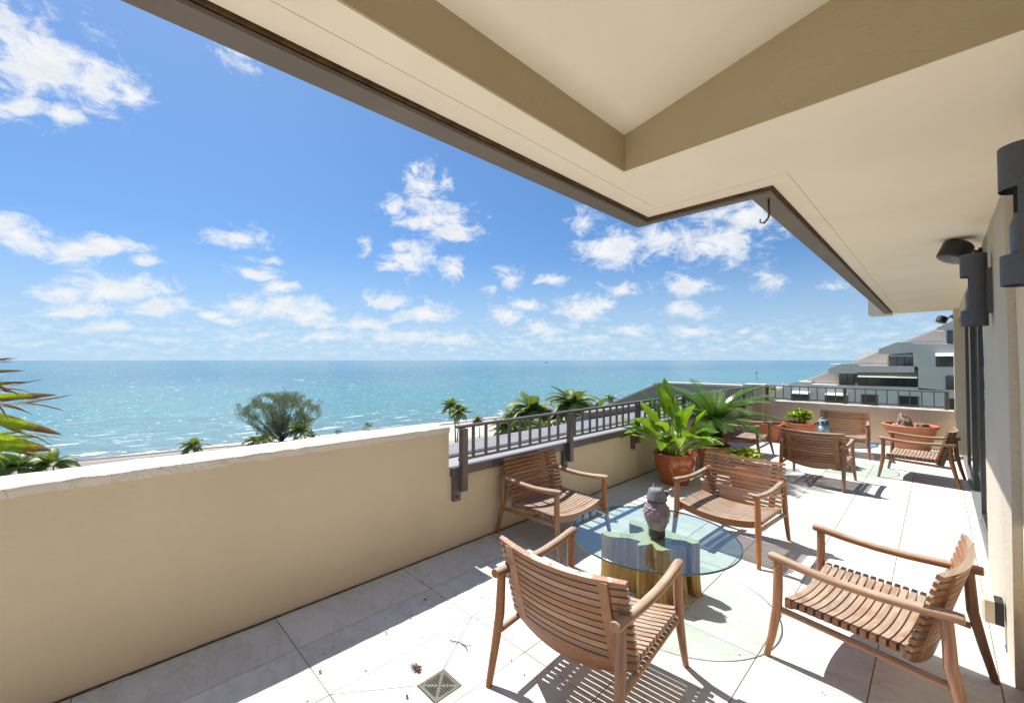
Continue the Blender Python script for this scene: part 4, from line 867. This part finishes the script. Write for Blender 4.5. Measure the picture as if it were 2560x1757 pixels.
# ------------------------------------------------------------------ floor drain and fallen leaves
def drain():
    t = thing('floor_drain', 'square metal floor drain with a slotted grate in the tiles', 'drain', (-1.793, 1.262, 0)); w = .078
    f = MB(); f.box(-w, w, -w, -w + .012, -.02, .003); f.box(-w, w, w - .012, w, -.02, .003); f.box(-w, -w + .012, -w + .012, w - .012, -.02, .003); f.box(w - .012, w, -w + .012, w - .012, -.02, .003)
    f.obj('drain_frame', M['brass'], t); MB().box(-w + .012, w - .012, -w + .012, w - .012, -.02, .0015).obj('grate', M['brass'], t)
    s = MB()
    for q in range(4):
        c0, s0 = cos(q * pi / 2), sin(q * pi / 2)
        for k in range(-4, 5):             # four triangles of slots, each set square to its own edge
            y = k * .0125; x0, x1 = abs(y) + .011, .061
            if x1 - x0 < .006: continue
            quad = [(x0, y - .0041), (x1, y - .0041), (x1, y + .0041), (x0, y + .0041)]
            s.prism([(c0 * a - s0 * b, s0 * a + c0 * b) for a, b in quad], .0016, .0022)
    s.obj('slots', M['slot'], t, kind='stuff')
drain()
def litter():
    rl = random.Random(8); g = 'fallen dead leaves on the tiles'
    spots = [(-2.36, 1.28, 'in the parapet shadow left of the twig'), (-2.30, .86, 'nearest the lower left corner by the shadow edge'), (-2.5, 1.62, 'on a tile joint in the parapet shadow'), (-1.83, 1.1, 'touching the near edge of the floor drain')]
    for x, y, w in spots:
        mb = MB(); leaf_geo(mb, (0, 0, .004), (cos(rl.uniform(0, 6)), sin(rl.uniform(0, 6)), .15), rl.uniform(.022, .036), .013, 0, .6, .6, 4)
        tag(mb.obj('dead_leaf', M['dead'], loc=(x, y, .001)), 'small dried brown leaf ' + w, 'leaf', g)
    tw = MB(); tw.tube([(0, 0, .006), (.06, .03, .008), (.1, .035, .005), (.14, .02, .004)], .003, 5); tw.tube([(.1, .035, .005), (.12, .06, .006)], .002, 5)
    tag(tw.obj('twig', M['dead'], loc=(-2.03, 1.5, 0)), 'thin forked dry twig on the tiles above the drain', 'twig')
    fl = MB()
    for i in range(14):
        a = i * 2.4; fl.tube([(0, 0, .01), (.025 * cos(a), .02 * sin(a), .014), (.05 * cos(a) - .01, .03 * sin(a), .004)], [.004, .003, .001], 4)
    tag(fl.obj('dried_flower', M['dead'], loc=(-1.97, 1.24, 0)), 'shrivelled brown dried flower on the tiles left of the drain', 'flower')
    cr = MB()
    for i in range(260):
        x = rl.uniform(-2.9, .1); y = rl.uniform(.4, 4.5)
        if rl.random() < .55: x = rl.gauss(-2.25, .25); y = rl.gauss(2.2, .6)
        s = rl.uniform(.0015, .004); a = rl.uniform(0, 3); l = s * rl.uniform(1, 3)
        if x < -2.98: continue
        cr.add([(x - l * cos(a), y - l * sin(a), .002), (x + s * sin(a), y - s * cos(a), .002), (x + l * cos(a), y + l * sin(a), .003), (x - s * sin(a), y + s * cos(a), .005)], [(0, 1, 3), (1, 2, 3), (0, 2, 1)])
    cr.obj('floor_crumbs', M['dead'], kind='stuff')
litter()

# ------------------------------------------------------------------ the palm reaching in from the left, outside the parapet
def near_palm():
    t = thing('palm_tree', 'palm with yellow green brown tipped leaf blades reaching in at the left edge', 'tree', (-4.75, -1.1, -20)); o = Vector((4.75, 1.1, 20))
    MB().tube([(-4.75, -1.1, -20), (-4.7, -1.0, -8), (-4.75, -1.15, .7)], [.16, .13, .11], 10).obj('trunk', M['palmbark'], t, smooth=True, loc=o)
    for i, (a, b, w, k) in enumerate(BLADES):
        a = Vector(a); b = Vector(b); root = Vector((-4.75, -1.15, .75)) ; d = (b - a).normalized()
        start = a - d * .35; L = (b - start).length
        mb = MB(); tips = []
        leaf_geo(mb, start, (b - start) + Vector((0, 0, .12 * L)), L, w * 1.45, 0, .22, .3, 14, twist=1.2 + .25 * sin(i * 2.3), tips=tips, shape=1.25)
        rb = random.Random(i)
        for q in range(4):                  # split, dried fringes along the blade edge
            f0 = rb.uniform(.45, .8); pq = start + (b - start) * f0 + Vector((0, 0, rb.uniform(-.3, .3) * w)); dq = (d + Vector((rb.gauss(0, .15), rb.gauss(0, .15), rb.uniform(-.35, .25)))).normalized()
            o0 = len(tips); leaf_geo(mb, pq, dq, L * rb.uniform(.2, .42), w * rb.uniform(.15, .3), 0, rb.uniform(-.3, .9), .3, 6, twist=rb.uniform(.6, 1.6), tips=tips, shape=1.0)
            for k2 in range(o0, len(tips)): tips[k2] = .8 + .2 * tips[k2]
        mat = (M['blade'], M['blade'], M['blade_dry'], M['blade_dark'])[k]
        ob = mb.obj('blade', mat, t, smooth=True, loc=o); attr(ob.data, 'tip', [f ** 3 * (1.1 if k == 1 else .75) for f in tips])
        MB().tube([root, (root + start) / 2 + Vector((0, 0, .05)), start + d * .02], [.014, .008, .004], 6, cap=False).obj('stalk', M['stem'], t, smooth=True, loc=o)
near_palm()

# ------------------------------------------------------------------ trees along the shore
GROUND = -19.9
PF = {}
def palm(label, c, r, mat='palm', wind=.5, n=20, seed=0, yellow=0):
    c = Vector(c); rl = random.Random(seed); base = Vector((c.x + rl.uniform(-1, 1), c.y + rl.uniform(-1, 1), GROUND))
    t = thing('palm_tree', label, 'tree', base)
    h = c.z - GROUND; tr = max(.09, min(.17, h * .013 + .03))
    mid = Vector(((c.x - base.x) * .25, (c.y - base.y) * .25, h * .5))
    MB().tube([(0, 0, -.3), mid, c - base], [tr * 1.4, tr, tr * .75], 7).obj('trunk', M['palmbark'], t, smooth=True)
    key = (mat,)
    if key not in PF: PF[key] = [frond_mesh('frond', 1, a, 36, .30, .026, .15, M[mat], .9, ri) for a, ri in ((1.1, .1), (1.5, .2), (.75, 0), (1.9, .1))]
    for i in range(n):
        a = i * 2.39996 + rl.uniform(-.3, .3); el = R(66 - 84 * i / (n - 1))
        m = PF[key][rl.randrange(4)]
        f = link('frond', m, t, c - base, rot=(rl.uniform(-.3, .3), -el, a + wind * sin(a - 1.2)))
        s = r * rl.uniform(1.05, 1.4); f.scale = (s, s, s)
    if yellow:
        if ('y',) not in PF: PF[('y',)] = [frond_mesh('frond', 1, 1.0, 30, .22, .02, .1, M['palm_y'], 1)]
        for i in range(yellow):
            a = rl.uniform(0, 6.28); f = link('dry_frond', PF[('y',)][0], t, c - base, rot=(0, R(rl.uniform(20, 60)), a)); f.scale = (r, r, r)
PL = ['coconut palm at the left foot of the feathery grey green tree', 'dark coconut palm at the right foot of the feathery grey green tree', 'small palm alone at the waterline left of the feathery tree',
      'slender tall palm on the beach, left of a close pair', 'slender shorter palm on the beach, right of a close pair', 'tiny yellowish palm on the white sand behind the railing start',
      'full green coconut palm behind the railing, left of two large crowns', 'full green coconut palm behind the railing, right of two large crowns', 'ragged palm with browning fronds left of the big green palms',
      'low palm with pale fronds directly behind the pergola', 'low dense palm under the two big palm crowns', 'yellowish low palm near the sloping partition wall', 'small palm top peeping over the railing by the sloping wall',
      'pale palm crown filling the gap between the two big green crowns', 'drooping palm right of the two big green crowns by the slope', 'small palm under the left of the two big green crowns',
      'leafy palm low at the far left behind the parapet', 'darker palm right of the one at the far left behind the parapet']
for i, ((c, r), lab) in enumerate(zip(PALMS, PL)):
    y = 6 if i in (5, 8, 9, 11) else (2 if i in (6, 7) else 0)
    palm(lab, Vector(c) - Vector((0, 0, 1.6 if i in (0, 1) else 0)), r * (.85 if i in (0, 1) else 1), 'palm_y' if i in (5, 11, 13) else 'palm', n=28 if i in (6, 7) else 20, seed=i + 3, yellow=y)
def casuarina():
    b, top = Vector(CASU[0]), Vector(CASU[1]); b.z = GROUND; H = top.z - b.z
    t = thing('feathery_tree', 'feathery grey green tree fanning up above the parapet against the sea', 'tree', b); rl = random.Random(4)
    rt = Vector((.7037, .7104, 0)); fw = Vector((-.7104, .7037, 0)); tr = MB(); cr = MB()
    W = 9.2
    limbs = []
    for i in range(26):
        f = -1 + 2 * i / 25; q = rl.uniform(-.8, .8); hh = H * (1.0 - .30 * abs(f - .08) ** 2) * rl.uniform(.72, 1.03)
        if i in (20, 21): hh *= .6
        e = rt * f * W + fw * q * W * .55 + Vector((0, 0, hh)); s = Vector((0, 0, H * rl.uniform(.02, .12)))
        m1 = s + (e - s) * .4 + rt * f * W * .06 + Vector((0, 0, .02 * H)); limbs.append((s, m1, e))
        tr.tube([s, m1, e], [.15, .08, .015], 5, cap=False)
    tr.tube([(0, 0, -.3), (0, 0, H * .12)], [.3, .24], 8)
    def tuft(p, d, l):
        for k in range(3):
            dd = (d + Vector((rl.gauss(0, .28), rl.gauss(0, .28), rl.gauss(.12, .2)))).normalized(); w = dd.cross(Vector((rl.gauss(0, 1), rl.gauss(0, 1), rl.gauss(0, 1)))).normalized() * l * .055
            o = len(cr.v); cr.v += [tuple(p - w * .5), tuple(p + w * .5), tuple(p + dd * l * .6 + w), tuple(p + dd * l)]; cr.f += [(o, o + 1, o + 2), (o, o + 2, o + 3)]
    for s, m1, e in limbs:                 # side branches
        for j in range(14):
            f = .3 + .7 * j / 13; p = s.lerp(m1, f * 2) if f < .5 else m1.lerp(e, f * 2 - 1)
            d = (e - m1).normalized(); br = (d * .7 + Vector((rl.gauss(0, .7), rl.gauss(0, .7), rl.uniform(0, .7)))).normalized(); bl = rl.uniform(1, 2.6)
            tr.tube([p, p + br * bl], [.03, .008], 3, cap=False)
            for u in range(5): tuft(p + br * bl * (u + 1) / 5, br, rl.uniform(.35, .6))
    made = 0
    while made < 9500:                     # airy needle sprays through the whole fan, with gaps
        f = rl.uniform(-1, 1); g = rl.gauss(0, .42); zf = rl.random() ** .75
        topz = 1 - .26 * f * f - .10 * abs(noise.noise(Vector((f * 6, 4, 2)))) - .35 * max(0, .12 - abs(f - .60)) / .12 * .8
        wide = .30 + .70 * min(1, zf * 1.7) ** .8
        p = rt * f * W * wide + fw * g * W * .55 * wide + Vector((0, 0, H * (.14 + .84 * zf * topz)))
        if noise.noise(p * .42 + Vector((7, 1, 3))) < -.06 + .22 * (1 - zf) * abs(f): continue
        d = (rt * f * .55 + fw * g * .4 + Vector((0, 0, 1))).normalized(); tuft(p, d, rl.uniform(.4, .8)); made += 1
    tr.obj('trunk', M['limb'], t, smooth=True); cr.obj('crown', M['casu'], t)
casuarina()
def shrub(label, c, r, seed):
    c = Vector(c); rl = random.Random(seed); t = thing('shrub', label, 'shrub', (c.x, c.y, min(c.z - r * .6, GROUND if c.z < -14 else c.z - r))); mb = MB(); st = MB(); o = c - t.location
    for i in range(420):
        v = Vector((rl.gauss(0, 1), rl.gauss(0, 1), rl.gauss(0, 1))).normalized() * r * rl.uniform(.45, 1) * (1 + .25 * noise.noise(Vector((i, seed, 0)) * .37)); p = o + Vector((v.x, v.y, v.z * .75))
        d = (v.normalized() + Vector((rl.gauss(0, .5), rl.gauss(0, .5), .4))).normalized(); w = d.cross(Vector((0, 0, 1))).normalized() * r * .06; l = r * rl.uniform(.15, .3)
        k = len(mb.v); mb.v += [tuple(p - w), tuple(p + w), tuple(p + d * l)]; mb.f.append((k, k + 1, k + 2))
    for i in range(6): st.tube([(0, 0, 0), o + Vector((rl.gauss(0, .4), rl.gauss(0, .4), rl.uniform(0, .5))) * r], [.06, .02], 5)
    if c.z > -14: st.tube([(0, 0, 0), (0, 0, GROUND - t.location.z)], [.14, .2], 7)
    mb.obj('foliage', M['shrub'], t); st.obj('stems', M['limb'], t)
for i, ((c, r), lab) in enumerate(zip(SHRUBS, ['yellow green bush on the beach seen just above the parapet coping', 'tiny low bush left of the yellow green beach bush', 'round green tree beyond the far corner pillar', 'dark scrub under the right palm of the feathery tree', 'grey green scrub under the left palm of the feathery tree'])):
    shrub(lab, c, r, i + 20)

# ------------------------------------------------------------------ stepped apartment building to the right
def apartments():
    t = thing('apartment_building', 'grey stepped apartment building with terraces and awnings beyond the end wall', 'building', (-5, 88, GROUND)); o = Vector((5, -88, -GROUND))
    for i, poly in enumerate(BUILD['facade']):
        MB().prism(poly, 85 + i * .013, 87.1 if i else 99, 1).obj('facade_wall', M['facade'], t, loc=o)
    MB().box(-19.0, 4.9, 85.02, 99, GROUND - .2, -12.0).obj('facade_wall', M['facade'], t, loc=o)
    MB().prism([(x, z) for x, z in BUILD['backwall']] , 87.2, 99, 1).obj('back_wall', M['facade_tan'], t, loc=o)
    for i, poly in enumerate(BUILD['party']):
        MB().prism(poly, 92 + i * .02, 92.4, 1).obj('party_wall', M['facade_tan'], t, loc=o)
        (x0, z0), (x1, z1) = poly[0], poly[1]
        MB().prism([(x0, z0 + .003), (x1, z1 + .003), (x1, z1 + .16), (x0, z0 + .16)], 91.9, 92.5, 1).obj('party_coping', M['facade'], t, loc=o)
    for (x0, z1), (x1, z0), y, n in BUILD['win']:
        f = MB(); w = .09; y0 = y - .06
        f.box(x0 - w, x1 + w, y0, y + .3, z0 - w, z0); f.box(x0 - w, x1 + w, y0, y + .3, z1, z1 + w); f.box(x0 - w, x0, y0, y + .3, z0, z1); f.box(x1, x1 + w, y0, y + .3, z0, z1)
        for k in range(1, n): xm = x0 + (x1 - x0) * k / n; f.box(xm - .05, xm + .05, y0, y + .3, z0, z1)
        fo = f.obj('window', M['frame'], t, loc=o)
        for k in range(n):
            xa = x0 + (x1 - x0) * k / n + .05; xb = x0 + (x1 - x0) * (k + 1) / n - .05
            MB().box(xa, xb, y - .03, y + .28, z0, z1).obj('pane', M['win'], fo)
    for (x0, z1), (x1, z0), y, g in BUILD['awn']:
        MB().prism([(y + .8, z1), (y - .6, z0), (y - .6, z0 - .05), (y + .8, z1 - .06)], x0, x1, 0).obj('awning', M['awning'] if g else M['white'], t, loc=o)
    for (x0, z1), (x1, z0), y in BUILD['rail']:
        f = MB(); f.box(x0, x1, y - .02, y + .02, z1 - .05, z1)
        n = int((x1 - x0) / .35)
        for k in range(n + 1): x = x0 + (x1 - x0) * k / n; f.box(x - .015, x + .015, y - .015, y + .015, z0, z1 - .05)
        f.obj('balcony_railing', M['metal'], t, loc=o)
    for (x0, z1), (x1, z0), y in BUILD['unit']: MB().box(x0, x1, y + .5, y + 2, z0 - 1.2, z1).obj('rooftop_unit', M['white'], t, loc=o)
apartments()

# ------------------------------------------------------------------ far out on the water
def boats():
    def boat(label, x, y, L, rz):
        t = thing('motor_boat', label, 'boat', (x, y, -20.36), rz); k = L / 10
        MB().prism([(-5, -1.4), (3, -1.5), (5.5, 0), (3, 1.5), (-5, 1.4)], -.3, 1.2).obj('hull', M['white'], t).scale = (k, k, k)
        MB().box(-2.5, 1.5, -1, 1, 1.21, 3).obj('cabin', M['white'], t).scale = (k, k, k)
        MB().box(-3, 1, -1.1, 1.1, 3.4, 3.55).obj('hardtop', M['white'], t).scale = (k, k, k)
    boat('white motor boat, a speck on the horizon left of centre right', -2170, 2530, 26, .6)
    boat('white motor boat on the horizon far out to sea above the railing', -1760, 2900, 20, 2.4)
    t = thing('channel_marker', 'thin dark channel marker post standing in the sea to the right', 'marker', (-152, 560, -20.36))
    MB().lathe([(.22, -1), (.18, 7)], 8).obj('post', M['buoy'], t); MB().box(-.7, .7, -.05, .05, 6.2, 7.6).obj('board', M['buoy'], t)
boats()
